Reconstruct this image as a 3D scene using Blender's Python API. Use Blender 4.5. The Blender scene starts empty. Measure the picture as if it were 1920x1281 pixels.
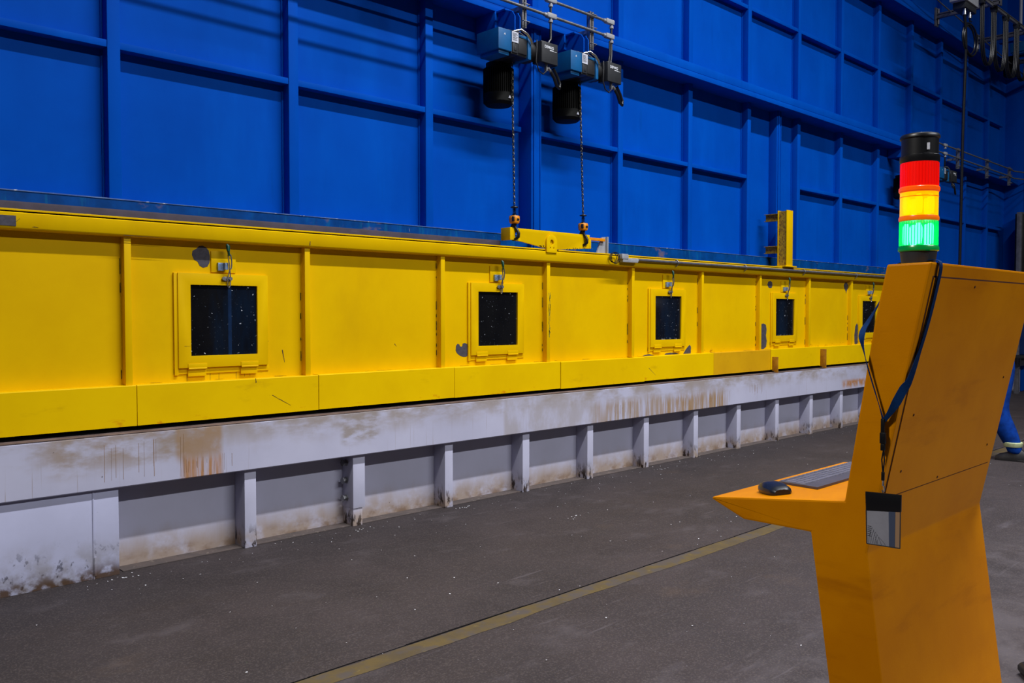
import bpy, bmesh, math, random
from mathutils import Vector, Matrix
random.seed(7)
SC = bpy.context.scene
COL = SC.collection

# ------------------------------------------------------------------ camera, world, lights
VP = 2635.0; HZ = 589.0; F = 1620.0; EYE = 1.55
pitch = math.atan((640.5 - HZ) / F)
head = math.atan((VP - 960) * math.cos(pitch) / F)
cam = bpy.data.cameras.new('camera'); co = bpy.data.objects.new('camera', cam); COL.objects.link(co)
cam.sensor_width = 36.0; cam.lens = F / 1920 * 36.0; cam.clip_end = 200
co.location = (0, 0, EYE)
fw = Vector((math.cos(head) * math.cos(pitch), math.sin(head) * math.cos(pitch), -math.sin(pitch)))
co.rotation_euler = fw.to_track_quat('-Z', 'Y').to_euler()
SC.camera = co
SC.view_settings.view_transform = 'Standard'
SC.view_settings.look = 'None'
SC.view_settings.gamma = 1.0
SC.view_settings.exposure = 0.0
SC.view_settings.use_curve_mapping = False

w = bpy.data.worlds.new('hall'); SC.world = w; w.use_nodes = True
w.node_tree.nodes['Background'].inputs[0].default_value = (0.62, 0.66, 0.85, 1)
w.node_tree.nodes['Background'].inputs[1].default_value = 0.02

def area(name, loc, aim, sx, sy, power, color, spread=180):
    l = bpy.data.lights.new(name, 'AREA'); l.shape = 'RECTANGLE'; l.size = sx; l.size_y = sy
    l.energy = power; l.color = color; l.spread = math.radians(spread)
    o = bpy.data.objects.new(name, l); COL.objects.link(o); o.location = loc
    d = (Vector(aim) - Vector(loc)).normalized()
    z = -d; x = Vector((1, 0, 0)); y = z.cross(x).normalized()
    o.rotation_euler = Matrix((x, y, z)).transposed().to_euler()
    return o
# two rows of high-bay lamps in the hall, both running along the tank, facing straight down
area('lamp_row', (6.6, 0.1, 10.8), (6.6, 0.1, 0), 10, 0.25, 1150, (0.95, 0.96, 1.0), 128)
area('lamp_row', (7.0, -12.0, 12.5), (7.0, -12.0, 0), 12, 0.5, 2850, (0.95, 0.96, 1.0), 172)
# fill spot added to brighten the console's left side and desk
sp = bpy.data.lights.new('console_fill', 'SPOT'); sp.energy = 1150; sp.spot_size = math.radians(70); sp.spot_blend = 0.8; sp.shadow_soft_size = 0.35; sp.color = (1.0, 0.97, 0.92)
so = bpy.data.objects.new('console_fill', sp); COL.objects.link(so); so.location = (-2.6, 2.4, 6.0)
so.rotation_euler = (Vector((2.2, 0.9, 0.9)) - so.location).to_track_quat('-Z', 'Y').to_euler()

# ------------------------------------------------------------------ materials
def lin(c):
    return tuple(((v / 255) / 12.92 if v / 255 < 0.04045 else ((v / 255 + 0.055) / 1.055) ** 2.4) for v in c) + (1,)

def paint(name, rgb, rgb2=None, scale=3.0, rough=0.5, metal=0.0, spec=0.5, bump=0.0, bscale=60,
          layers=(), streak=None, coat=0.0):
    """rgb, rgb2 in display values. layers: (rgb, noise scale xyz, lo, hi, amount, z range or None)."""
    m = bpy.data.materials.new(name); m.use_nodes = True
    nt = m.node_tree; N = nt.nodes; L = nt.links
    b = N['Principled BSDF']
    b.inputs['Roughness'].default_value = rough
    b.inputs['Metallic'].default_value = metal
    b.inputs['Specular IOR Level'].default_value = spec
    b.inputs['Coat Weight'].default_value = coat
    tc = N.new('ShaderNodeTexCoord')
    def noise(sc, detail=5, rgh=0.6):
        mp = N.new('ShaderNodeMapping'); L.new(tc.outputs['Object'], mp.inputs['Vector'])
        if isinstance(sc, (int, float)): sc = (sc, sc, sc)
        mp.inputs['Scale'].default_value = sc
        mp.inputs['Location'].default_value = (random.uniform(0, 9), random.uniform(0, 9), random.uniform(0, 9))
        n = N.new('ShaderNodeTexNoise'); n.inputs['Scale'].default_value = 1.0
        n.inputs['Detail'].default_value = detail; n.inputs['Roughness'].default_value = rgh
        L.new(mp.outputs[0], n.inputs['Vector'])
        return n.outputs['Fac']
    def ramp(sock, lo, hi):
        r = N.new('ShaderNodeMapRange'); r.interpolation_type = 'SMOOTHSTEP'
        r.inputs['From Min'].default_value = lo; r.inputs['From Max'].default_value = hi
        L.new(sock, r.inputs['Value']); return r.outputs['Result']
    def mix(fac, a, c):
        x = N.new('ShaderNodeMix'); x.data_type = 'RGBA'
        L.new(fac, x.inputs[0])
        for s, v in ((x.inputs[6], a), (x.inputs[7], c)):
            if isinstance(v, tuple): s.default_value = v
            else: L.new(v, s)
        return x.outputs[2]
    def mul(a, c):
        x = N.new('ShaderNodeMath'); x.operation = 'MULTIPLY'
        for s, v in ((x.inputs[0], a), (x.inputs[1], c)):
            if isinstance(v, (int, float)): s.default_value = v
            else: L.new(v, s)
        return x.outputs[0]
    colr = lin(rgb)
    if rgb2: colr = mix(ramp(noise(scale), 0.3, 0.7), lin(rgb), lin(rgb2))
    for ly in layers:
        c, sc, lo, hi, amt = ly[:5]
        f = mul(ramp(noise(sc), lo, hi), amt)
        if len(ly) > 5 and ly[5]:
            for axis, a0, a1 in ly[5]:
                sp = N.new('ShaderNodeSeparateXYZ'); L.new(tc.outputs['Object'], sp.inputs[0])
                # wobble the border
                ad = N.new('ShaderNodeMath'); ad.operation = 'MULTIPLY_ADD'
                L.new(noise((7, 7, 2)), ad.inputs[0]); ad.inputs[1].default_value = (a1 - a0) * 0.9
                L.new(sp.outputs['XYZ'.index(axis)], ad.inputs[2])
                sh = (a1 - a0) * 0.45
                f = mul(f, ramp(ad.outputs[0], a0 + sh, a1 + sh))
        colr = mix(f, colr, lin(c))
    if isinstance(colr, tuple): b.inputs['Base Color'].default_value = colr
    else: L.new(colr, b.inputs['Base Color'])
    if bump:
        bp = N.new('ShaderNodeBump'); bp.inputs['Strength'].default_value = bump
        bp.inputs['Distance'].default_value = 0.002
        L.new(noise(bscale), bp.inputs['Height']); L.new(bp.outputs[0], b.inputs['Normal'])
    return m

def glow(name, rgb, strength, clear=0.0, alpha_col=None):
    m = bpy.data.materials.new(name); m.use_nodes = True
    nt = m.node_tree; N = nt.nodes; L = nt.links
    b = N['Principled BSDF']; b.inputs['Base Color'].default_value = lin(rgb)
    b.inputs['Roughness'].default_value = 0.25
    b.inputs['Emission Color'].default_value = lin(rgb)
    b.inputs['Emission Strength'].default_value = strength
    if clear:
        t = N.new('ShaderNodeBsdfTransparent'); t.inputs[0].default_value = lin(alpha_col or rgb)
        mx = N.new('ShaderNodeMixShader'); mx.inputs[0].default_value = clear
        out = N['Material Output']
        L.new(b.outputs[0], mx.inputs[1]); L.new(t.outputs[0], mx.inputs[2]); L.new(mx.outputs[0], out.inputs[0])
    return m

M = {}
M['blue'] = paint('blue_paint', (0, 78, 184), (0, 72, 174), 1.6, 0.55, bump=0.15, bscale=25, spec=0.03,
    layers=[((0, 90, 200), (2.2, 2.2, 0.5), 0.45, 0.8, 0.55), ((0, 58, 134), (9, 9, 0.8), 0.62, 0.8, 0.35),
            ((150, 170, 200), (38, 38, 38), 0.765, 0.79, 0.7)])
M['blue_worn'] = paint('worn_blue_paint', (0, 74, 152), (0, 58, 122), 6, 0.5, spec=0.1, layers=[
    ((10, 105, 150), (30, 30, 3), 0.55, 0.7, 0.5), ((110, 95, 110), (3, 3, 6), 0.62, 0.70, 0.8),
    ((190, 195, 205), (60, 60, 12), 0.70, 0.76, 0.7)])
M['worn_edge'] = paint('bare_edge', (95, 125, 175), (40, 80, 160), 9, 0.5, layers=[((225, 225, 230), (25, 25, 25), 0.6, 0.68, 0.9)])
M['yellow'] = paint('yellow_paint', (235, 191, 0), (225, 179, 0), 1.8, 0.42, bump=0.1, bscale=30, spec=0.08,
    layers=[((215, 172, 6), (3, 3, 1.2), 0.52, 0.8, 0.5), ((110, 84, 12), (26, 26, 14), 0.755, 0.775, 0.8)])
M['yellow_kick'] = paint('yellow_kick_paint', (238, 196, 0), (228, 184, 0), 1.4, 0.4, bump=0.1, bscale=30, spec=0.08,
    layers=[((196, 150, 8), (3, 3, 7), 0.60, 0.8, 0.6), ((105, 80, 12), (22, 22, 13), 0.75, 0.77, 0.8),
            ((200, 95, 12), (7, 7, 14), 0.58, 0.70, 0.7, [('Z', 0.06, -0.01)])])
M['yellow_sheet'] = paint('yellow_sheet_paint', (233, 188, 0), (223, 176, 0), 1.5, 0.42, bump=0.1, bscale=30, spec=0.08,
    layers=[((210, 165, 6), (2.5, 2.5, 1.0), 0.5, 0.8, 0.5), ((110, 84, 12), (26, 26, 14), 0.755, 0.775, 0.8),
            ((150, 84, 14), (16, 16, 22), 0.60, 0.68, 0.75, [('Z', 0.31, 0.24), ('X', -1.4, -0.6)])])
M['orange_kick'] = paint('orange_kick_paint', (224, 170, 6), (212, 158, 6), 2, 0.42, spec=0.4,
    layers=[((170, 118, 10), (8, 8, 6), 0.6, 0.75, 0.5)])
M['stain'] = paint('rust_stain', (150, 112, 66), (138, 108, 74), 9, 0.8)
M['scratch'] = paint('scratch_dark', (78, 56, 24), None, 1, 0.8)
M['tab'] = paint('ochre_paint', (186, 130, 12), (150, 96, 14), 14, 0.6)
M['rusty'] = paint('rusty_yellow', (196, 158, 26), (180, 138, 20), 20, 0.7,
    layers=[((104, 66, 26), (60, 60, 40), 0.46, 0.62, 0.85)])
M['primer'] = paint('bare_grey_primer', (74, 72, 84), (58, 56, 66), 30, 0.7)
def xr(a, c, f=.04): return [('X', a - 10 - f, a - 10 + f), ('X', c - 10 + f, c - 10 - f)]
M['white'] = paint('white_paint', (192, 192, 214), (180, 180, 202), 1.2, 0.55, bump=0.2, bscale=18, spec=0.3,
    layers=[((152, 138, 124), (3, 3, 7), 0.36, 0.62, 0.8, [('Z', 0.62, 0.83)]),
            ((152, 132, 112), (4, 4, 9), 0.40, 0.60, 0.75, [('Z', 0.56, 0.74)] + xr(1.45, 2.35, .12)),
            ((172, 118, 52), (30, 30, 2), 0.30, 0.62, 0.9, [('Z', 0.72, 0.62)] + xr(2.22, 2.50, .02)),
            ((158, 128, 96), (5, 5, 6), 0.25, 0.55, 0.85, [('Z', 0.60, 0.70)] + xr(2.20, 2.50, .02)),
            ((150, 138, 128), (7, 7, 20), 0.38, 0.6, 0.8, [('Z', 0.58, 0.68)] + xr(3.40, 3.72, .03)),
            ((158, 148, 142), (5, 5, 3), 0.30, 0.6, 0.55, xr(5.0, 6.2, .02)),
            ((156, 132, 104), (24, 24, 2), 0.36, 0.6, 0.8, [('Z', 0.76, 0.66)] + xr(6.2, 8.4, .15)),
            ((158, 124, 78), (34, 34, 1.2), 0.42, 0.6, 0.85, [('Z', 0.70, 0.62)] + xr(7.2, 8.4, .1)),
            ((176, 116, 40), (12, 12, 8), 0.3, 0.55, 0.9, [('Z', 0.68, 0.62), ('Z', .52, .6)] + xr(11.3, 12.0, .05)),
            ((140, 118, 100), (60, 60, 1.0), 0.62, 0.72, 0.55, [('Z', 0.80, 0.60)]),
            ((85, 72, 64), (8, 8, 70), 0.70, 0.78, 0.5),
            ((55, 50, 52), (42, 42, 24), 0.735, 0.76, 0.8)])
M['white_low'] = paint('white_stained_paint', (190, 190, 212), (180, 180, 200), 1.4, 0.6, bump=0.2, bscale=18, spec=0.3,
    layers=[((160, 141, 124), (6, 6, 6), 0.20, 0.56, 0.9, [('Z', 0.24, 0.03)]),
            ((122, 96, 74), (9, 9, 14), 0.42, 0.66, 0.8, [('Z', 0.11, 0.0)]),
            ((55, 50, 52), (38, 38, 26), 0.74, 0.76, 0.8)])
M['white_post'] = paint('white_post_paint', (194, 194, 216), (184, 184, 205), 3, 0.6, spec=0.3,
    layers=[((170, 145, 115), (9, 9, 9), 0.35, 0.6, 0.8, [('Z', 0.17, 0.02)]),
            ((52, 38, 30), (26, 26, 9), 0.50, 0.58, 0.95, [('Z', 0.20, 0.03)]),
            ((60, 55, 56), (40, 40, 18), 0.73, 0.76, 0.7)])
M['white_panel'] = paint('white_splashed_paint', (188, 190, 218), (178, 180, 206), 1.6, 0.6, bump=0.2, bscale=18, spec=0.3,
    layers=[((140, 134, 132), (5, 5, 5), 0.45, 0.65, 0.7, [('Z', 0.30, 0.06)]),
            ((58, 56, 66), (20, 20, 14), 0.57, 0.64, 0.8, [('Z', 0.28, 0.06)]),
            ((84, 60, 36), (12, 12, 14), 0.36, 0.55, 0.95, [('Z', 0.12, 0.02)]),
            ((70, 64, 70), (30, 30, 22), 0.72, 0.75, 0.8)])
M['flange_dirt'] = paint('dirty_flange', (126, 106, 100), (92, 74, 70), 9, 0.85,
    layers=[((205, 200, 205), (45, 45, 45), 0.68, 0.72, 0.8), ((48, 36, 36), (5, 30, 30), 0.5, 0.66, 0.7)])
M['rubber'] = paint('grey_rubber', (72, 62, 76), (58, 49, 60), 7, 0.75, layers=[((110, 100, 115), (5, 5, 60), 0.6, 0.75, 0.4)])
M['black'] = paint('black_paint', (20, 20, 22), (27, 27, 30), 8, 0.55)
M['blackgap'] = paint('black_gap', (8, 8, 8), None, 8, 0.9, spec=0.1)
M['plastic'] = paint('black_plastic', (16, 17, 20), (22, 23, 27), 20, 0.38)
M['charcoal'] = paint('charcoal_plastic', (42, 44, 48), (35, 37, 41), 14, 0.5)
M['motor'] = paint('motor_black', (12, 13, 12), (17, 18, 16), 16, 0.65, spec=0.2)
M['hoistblue'] = paint('hoist_blue', (8, 98, 158), (6, 86, 142), 8, 0.45, layers=[((90, 110, 130), (50, 50, 50), 0.72, 0.76, 0.5)])
M['galv'] = paint('galvanised_steel', (150, 150, 152), (118, 118, 122), 25, 0.42, metal=0.6)
M['conduit'] = paint('grey_conduit', (120, 120, 128), (98, 98, 106), 12, 0.45, metal=0.4)
M['steel'] = paint('zinc_steel', (205, 207, 212), (160, 162, 170), 60, 0.25, metal=0.9)
M['greybox'] = paint('grey_box', (165, 167, 172), (150, 152, 158), 12, 0.5)
M['bluegrey'] = paint('pale_blue_metal', (160, 185, 220), (110, 130, 160), 40, 0.35, metal=0.4)
M['green_grip'] = paint('green_grip', (8, 78, 62), (5, 58, 46), 30, 0.4)
M['hookorange'] = paint('hook_orange', (240, 150, 12), (225, 135, 10), 20, 0.4)
M['label'] = paint('white_label', (205, 208, 220), (190, 192, 205), 60, 0.5)
M['letter'] = paint('white_letters', (225, 228, 235), None, 1, 0.5)
M['console'] = paint('orange_powder_coat', (200, 126, 0), (184, 110, 0), 2.2, 0.4, bump=0.12, bscale=240, spec=0.06,
    layers=[((176, 104, 4), (5, 5, 5), 0.5, 0.8, 0.5), ((150, 84, 6), (3, 3, 14), 0.55, 0.8, 0.5),
            ((186, 120, 16), (2.6, 2.6, 2.2), 0.62, 0.85, 0.35)])
M['panelseam'] = paint('seam_dark', (70, 30, 8), None, 1, 0.8)
M['lanyard'] = paint('navy_ribbon', (2, 38, 82), (1, 30, 68), 40, 0.8, spec=0.1, bump=0.3, bscale=400)
M['clipblack'] = paint('black_clip', (10, 10, 14), None, 1, 0.35)
M['card'] = paint('grey_card', (140, 140, 150), (124, 124, 134), 14, 0.6)
M['cardblue'] = paint('card_blue_band', (58, 68, 92), None, 1, 0.6)
M['cardtan'] = paint('card_tan_band', (150, 118, 88), None, 1, 0.6)
M['deskgrey'] = paint('keyboard_grey', (72, 68, 77), (64, 61, 69), 20, 0.5)
M['keycap'] = paint('key_grey', (104, 104, 118), (90, 90, 104), 40, 0.4)
M['mouse'] = paint('mouse_black', (18, 24, 36), (15, 20, 30), 20, 0.35)
M['overall'] = paint('blue_overalls', (6, 52, 132), (3, 36, 98), 14, 0.9, spec=0.1, bump=1.0, bscale=14)
M['hivis'] = paint('reflective_band', (205, 215, 170), (178, 190, 140), 30, 0.4)
M['leather'] = paint('black_leather', (18, 17, 18), (25, 23, 25), 20, 0.5)
M['skin'] = paint('skin', (176, 124, 98), (165, 114, 90), 20, 0.6)
M['helmet'] = paint('white_helmet', (225, 225, 225), None, 1, 0.35)
M['darkblue'] = paint('dark_blue_paint', (6, 46, 104), (5, 38, 90), 5, 0.5)
M['kerb'] = paint('dusty_kerb', (92, 80, 76), (76, 68, 66), 9, 0.85, layers=[((150, 136, 124), (30, 30, 30), 0.6, 0.7, 0.6)])
M['debris'] = paint('white_flakes', (205, 205, 210), None, 1, 0.6)
M['floorline'] = paint('worn_ochre_line', (88, 72, 34), (72, 60, 38), 6, 0.7, bump=0.3, bscale=60,
    layers=[((70, 63, 60), (9, 9, 9), 0.44, 0.62, 0.85), ((120, 104, 56), (14, 14, 14), 0.62, 0.72, 0.5)])
M['redlens'] = glow('red_lens', (235, 12, 4), 0.45)
M['amberlens'] = glow('amber_lens', (255, 196, 0), 0.9, 0.3, (255, 200, 60))
M['greenlens'] = glow('green_lens', (0, 205, 120), 0.6, 0.5, (140, 255, 205))
M['amberbase'] = glow('amber_collar', (240, 110, 4), 0.35)
M['redbase'] = glow('orange_collar', (245, 84, 4), 0.5)
M['greenbase'] = glow('green_collar', (0, 130, 52), 0.25)
M['led_g'] = glow('lit_green_lamp', (150, 255, 205), 7.0)
M['led_y'] = glow('lit_amber_lamp', (255, 205, 40), 2.6)

def glass_dark(name):
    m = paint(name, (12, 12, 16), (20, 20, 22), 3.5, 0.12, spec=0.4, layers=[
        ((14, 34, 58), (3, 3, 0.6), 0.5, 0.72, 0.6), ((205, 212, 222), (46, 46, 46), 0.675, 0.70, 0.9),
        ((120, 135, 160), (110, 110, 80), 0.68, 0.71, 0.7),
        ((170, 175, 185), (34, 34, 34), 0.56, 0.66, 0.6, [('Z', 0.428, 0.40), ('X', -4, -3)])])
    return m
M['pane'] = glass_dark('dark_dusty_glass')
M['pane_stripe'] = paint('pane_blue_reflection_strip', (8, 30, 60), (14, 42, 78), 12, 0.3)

def floor_mat():
    m = paint('worn_concrete', (62, 55, 56), (52, 47, 48), 0.8, 0.66, bump=0.35, bscale=40, spec=0.18, layers=[
        ((55, 48, 47), (0.6, 1.6, 1), 0.48, 0.72, 0.7), ((82, 76, 79), (3.0, 5, 3), 0.54, 0.76, 0.5),
        ((82, 68, 58), (1.2, 1.9, 1), 0.60, 0.75, 0.4), ((112, 106, 110), (60, 60, 60), 0.66, 0.72, 0.5),
        ((46, 42, 44), (48, 48, 48), 0.62, 0.7, 0.4),
        ((98, 92, 96), (1.2, 24, 1), 0.64, 0.72, 0.45), ((50, 46, 48), (2.2, 14, 1), 0.66, 0.74, 0.5),
        ((104, 98, 104), (2, 9, 2), 0.44, 0.66, 0.5, [('Y', 2.06, 2.02), ('Y', 1.92, 1.99)]),
        ((86, 80, 83), (3, 3, 3), 0.35, 0.6, 0.5, [('Y', 2.1, 1.7)]), ((46, 41, 42), (1.7, 1.7, 1.7), 0.48, 0.66, 0.5), ((84, 76, 74), (110, 110, 110), 0.5, 0.62, 0.5)])
    return m
M['floor'] = floor_mat()

# ------------------------------------------------------------------ mesh helpers
class MB:
    def __init__(s): s.bm = bmesh.new(); s.mats = []
    def _mi(s, m):
        if m is None: return 0
        if m not in s.mats: s.mats.append(m)
        return s.mats.index(m)
    def box(s, x0, x1, y0, y1, z0, z1, bev=0.0, m=None, rot=None, at=None):
        r = bmesh.ops.create_cube(s.bm, size=1.0)
        vs = r['verts']
        c = Vector(((x0 + x1) / 2, (y0 + y1) / 2, (z0 + z1) / 2)); d = (x1 - x0, y1 - y0, z1 - z0)
        for v in vs: v.co = Vector((v.co.x * d[0], v.co.y * d[1], v.co.z * d[2])) + c
        if bev:
            es = list({e for v in vs for e in v.link_edges})
            rr = bmesh.ops.bevel(s.bm, geom=es, offset=bev, segments=2, affect='EDGES', profile=0.6)
            vs = list({v for f in rr['faces'] for v in f.verts} | {v for v in vs if v.is_valid})
        if rot:
            a = Vector(at) if at else c
            for v in vs: v.co = rot @ (v.co - a) + a
        if m is not None:
            i = s._mi(m)
            for f in {f for v in vs for f in v.link_faces}: f.material_index = i
        return vs
    def prism(s, pts, axis, a0, a1, holes=(), bev=0.0, m=None):
        """outline pts (2-D) with holes, extruded along axis from a0 to a1. For X: pts=(y,z); Y: (x,z); Z: (x,y)."""
        def P(p, a):
            return Vector((a, p[0], p[1])) if axis == 'X' else Vector((p[0], a, p[1])) if axis == 'Y' else Vector((p[0], p[1], a))
        loops = [list(pts)] + [list(h) for h in holes]
        edges = []; rings = []
        for lp in loops:
            vs = [s.bm.verts.new(P(p, a0)) for p in lp]; rings.append(vs)
            edges += [s.bm.edges.new((vs[i], vs[(i + 1) % len(vs)])) for i in range(len(vs))]
        if holes:
            r = bmesh.ops.triangle_fill(s.bm, edges=edges, use_beauty=True, use_dissolve=False)
            faces = [g for g in r['geom'] if isinstance(g, bmesh.types.BMFace)]
        else:
            faces = [s.bm.faces.new(rings[0])]
        r = bmesh.ops.extrude_face_region(s.bm, geom=faces)
        nv = [g for g in r['geom'] if isinstance(g, bmesh.types.BMVert)]
        dv = P((0, 0), a1) - P((0, 0), a0)
        for v in nv: v.co += dv
        allv = set(nv) | {v for rg in rings for v in rg}
        fs = {f for v in allv for f in v.link_faces}
        bmesh.ops.recalc_face_normals(s.bm, faces=list(fs))
        if bev:
            es = [e for e in {e for v in allv for e in v.link_edges} if len(e.link_faces) == 2 and e.calc_face_angle() > 0.3]
            bmesh.ops.bevel(s.bm, geom=es, offset=bev, segments=2, affect='EDGES', profile=0.6)
        if m is not None:
            i = s._mi(m)
            for f in fs:
                if f.is_valid: f.material_index = i
    def tube(s, pts, r, seg=10, m=None, closed=False, flat=None):
        pts = [Vector(p) for p in pts]; n = len(pts); rings = []
        up = None
        for i, p in enumerate(pts):
            a = pts[(i - 1) % n] if (closed or i > 0) else p
            b = pts[(i + 1) % n] if (closed or i < n - 1) else p
            t = (b - a).normalized()
            if up is None:
                up = Vector((0, 0, 1)) if abs(t.z) < 0.9 else Vector((1, 0, 0))
            u = (up - t * up.dot(t)).normalized(); up = u
            v = t.cross(u)
            rr = r[i] if isinstance(r, (list, tuple)) else r
            fu, fv = flat if flat else (1, 1)
            rings.append([s.bm.verts.new(p + (u * math.cos(k * 2 * math.pi / seg) * fu + v * math.sin(k * 2 * math.pi / seg) * fv) * rr) for k in range(seg)])
        i0 = s._mi(m)
        fs = []
        for i in range(n if closed else n - 1):
            A = rings[i]; B = rings[(i + 1) % n]
            for k in range(seg):
                fs.append(s.bm.faces.new((A[k], A[(k + 1) % seg], B[(k + 1) % seg], B[k])))
        if not closed:
            fs.append(s.bm.faces.new(rings[0][::-1])); fs.append(s.bm.faces.new(rings[-1]))
        for f in fs: f.material_index = i0; f.smooth = True
    def lathe(s, prof, c, seg=32, axis='Z', m=None, smooth=True):
        """prof: list of (radius, height) bottom to top around a line through c."""
        rings = []
        for r, h in prof:
            ring = []
            for k in range(seg):
                a = k * 2 * math.pi / seg; x, y = r * math.cos(a), r * math.sin(a)
                o = Vector((x, y, h)) if axis == 'Z' else Vector((h, x, y)) if axis == 'X' else Vector((x, h, y))
                ring.append(s.bm.verts.new(Vector(c) + o))
            rings.append(ring)
        i0 = s._mi(m); fs = []
        for A, B in zip(rings, rings[1:]):
            for k in range(seg): fs.append(s.bm.faces.new((A[k], A[(k + 1) % seg], B[(k + 1) % seg], B[k])))
        for f in fs: f.smooth = smooth; f.material_index = i0
        for rg in (rings[0], rings[-1]):
            f = s.bm.faces.new(rg); f.material_index = i0; fs.append(f)
        bmesh.ops.recalc_face_normals(s.bm, faces=fs)
    def ribbon(s, pts, wdir, width, thick, m=None):
        """flat band along pts; wdir = list or single width direction."""
        rings = []; n = len(pts); P_ = [Vector(p) for p in pts]
        W_ = [Vector(q) for q in wdir] if isinstance(wdir, list) else [Vector(wdir)] * n
        D_ = list(width) if isinstance(width, (list, tuple)) else [width] * n
        cr = lambda a, b_, c, d, t: .5 * ((2 * b_) + (c - a) * t + (2 * a - 5 * b_ + 4 * c - d) * t * t + (3 * b_ - a - 3 * c + d) * t ** 3)
        pts = []; wdir = []; width = []
        for i in range(n - 1):
            for k in range(5):
                t = k / 5; pts.append(cr(P_[max(i - 1, 0)], P_[i], P_[i + 1], P_[min(i + 2, n - 1)], t))
                wdir.append(W_[i].lerp(W_[i + 1], t)); width.append(D_[i] * (1 - t) + D_[i + 1] * t)
        pts.append(P_[-1]); wdir.append(W_[-1]); width.append(D_[-1])
        for i, p in enumerate(pts):
            p = Vector(p); t = (Vector(pts[min(i + 1, len(pts) - 1)]) - Vector(pts[max(i - 1, 0)])).normalized()
            wd = Vector(wdir[i] if isinstance(wdir, list) else wdir); wd = (wd - t * wd.dot(t)).normalized()
            n = t.cross(wd)
            ww = width[i] if isinstance(width, (list, tuple)) else width
            rings.append([s.bm.verts.new(p + wd * a * ww / 2 + n * b * thick / 2) for a, b in ((-1, -1), (1, -1), (1, 1), (-1, 1))])
        i0 = s._mi(m); fs = []
        for A, B in zip(rings, rings[1:]):
            for k in range(4): fs.append(s.bm.faces.new((A[k], A[(k + 1) % 4], B[(k + 1) % 4], B[k])))
        fs.append(s.bm.faces.new(rings[0][::-1])); fs.append(s.bm.faces.new(rings[-1]))
        for f in fs: f.material_index = i0; f.smooth = True
        bmesh.ops.recalc_face_normals(s.bm, faces=fs)
    def build(s, name, mat=None, parent=None, smooth_angle=None):
        """link as one object; the vertices were given in world space."""
        o = None
        root = parent
        off = Vector((0, 0, 0))
        while root is not None:
            off += root.location; root = root.parent
        for v in s.bm.verts: v.co -= off
        me = bpy.data.meshes.new(name); s.bm.to_mesh(me); s.bm.free()
        me.set_sharp_from_angle(angle=math.radians(38))
        if s.mats:
            for k in s.mats: me.materials.append(M[k])
        else: me.materials.append(M[mat])
        o = bpy.data.objects.new(name, me); COL.objects.link(o); o.parent = parent
        return o

def thing(name, label, cat, loc, group=None):
    o = bpy.data.objects.new(name, None); COL.objects.link(o); o.location = loc
    o.empty_display_size = 0.1
    tag(o, label, cat, group); return o
def tag(o, label, cat, group=None, kind=None):
    if label: o['label'] = label
    if cat: o['category'] = cat
    if group: o['group'] = group
    if kind: o['kind'] = kind
    return o
def struct(o): o['kind'] = 'structure'; return o
def bx(name, mat, parent, x0, x1, y0, y1, z0, z1, bev=0.0):
    b = MB(); b.box(x0, x1, y0, y1, z0, z1, bev); return b.build(name, mat, parent)
def recenter(o):
    """move a one-mesh thing's origin to its base centre"""
    me = o.data; xs = [v.co for v in me.vertices]
    c = Vector(((min(v.x for v in xs) + max(v.x for v in xs)) / 2, (min(v.y for v in xs) + max(v.y for v in xs)) / 2, min(v.z for v in xs)))
    me.transform(Matrix.Translation(-c)); o.location = c; return o
def copy_tree(o, parent=None):
    c = o.copy(); COL.objects.link(c); c.parent = parent
    for ch in list(o.children): copy_tree(ch, c)
    return c

# ------------------------------------------------------------------ floor
b = MB(); b.box(-6, 40, -3, 6.6, -0.2, 0.0)
fl = struct(b.build('floor', 'floor'))
b = MB()
n = 150; rows = []
for i in range(n + 1):
    x = -3 + 31 * i / n
    e0 = 3.205 + random.uniform(-0.006, 0.006); e1 = 3.095 + random.uniform(-0.010, 0.010)
    rows.append((b.bm.verts.new((x, e0, 0.0015)), b.bm.verts.new((x, e1, 0.0015))))
for A, B in zip(rows, rows[1:]): b.bm.faces.new((A[0], A[1], B[1], B[0]))
mk = b.build('trim_1', 'floorline'); struct(mk)
b = MB()
for i in range(120):   # open joint along the painted line
    x = -3 + 31 * i / 120; w_ = random.choice([0.004, 0.007, 0.011, 0.005])
    y = 3.212 + random.uniform(-0.002, 0.003)
    b.box(x, x + 31 / 120 + 0.002, y, y + w_, 0.0, 0.002)
struct(b.build('trim_2', 'blackgap'))
b = MB(); b.box(1.9, 19.3, 5.325, 5.44, 0.0, 0.006, .002)
struct(b.build('trim_3', 'kerb'))
# litter of paint and zinc flakes
b = MB()
for i in range(520):
    if random.random() < 0.55:
        x = random.uniform(1.5, 15); y = 5.28 - abs(random.gauss(0, 0.22))
    else:
        x = random.uniform(1.2, 13); y = random.uniform(1.9, 5.2)
    if y < 1.5: continue
    s_ = random.uniform(0.0018, 0.0065); a = random.uniform(0, 6.28); k = random.randint(3, 5)
    vs = [b.bm.verts.new((x + math.cos(a + j * 6.28 / k) * s_ * random.uniform(.5, 1.3), y + math.sin(a + j * 6.28 / k) * s_ * random.uniform(.4, 1), 0.002 + random.uniform(0, .004))) for j in range(k)]
    b.bm.faces.new(vs)
for (cx, cy) in ((1.87, 5.2), (3.55, 5.2), (4.5, 5.22), (7.0, 5.15), (4.9, 4.4)):
    for i in range(7):
        x = cx + random.gauss(0, .05); y = cy - abs(random.gauss(0, .03)); s_ = random.uniform(.004, .010)
        vs = [b.bm.verts.new((x + math.cos(j * 2.1) * s_, y + math.sin(j * 2.1) * s_ * .5, .003 + .003 * (j % 2))) for j in range(3)]
        b.bm.faces.new(vs)
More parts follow.
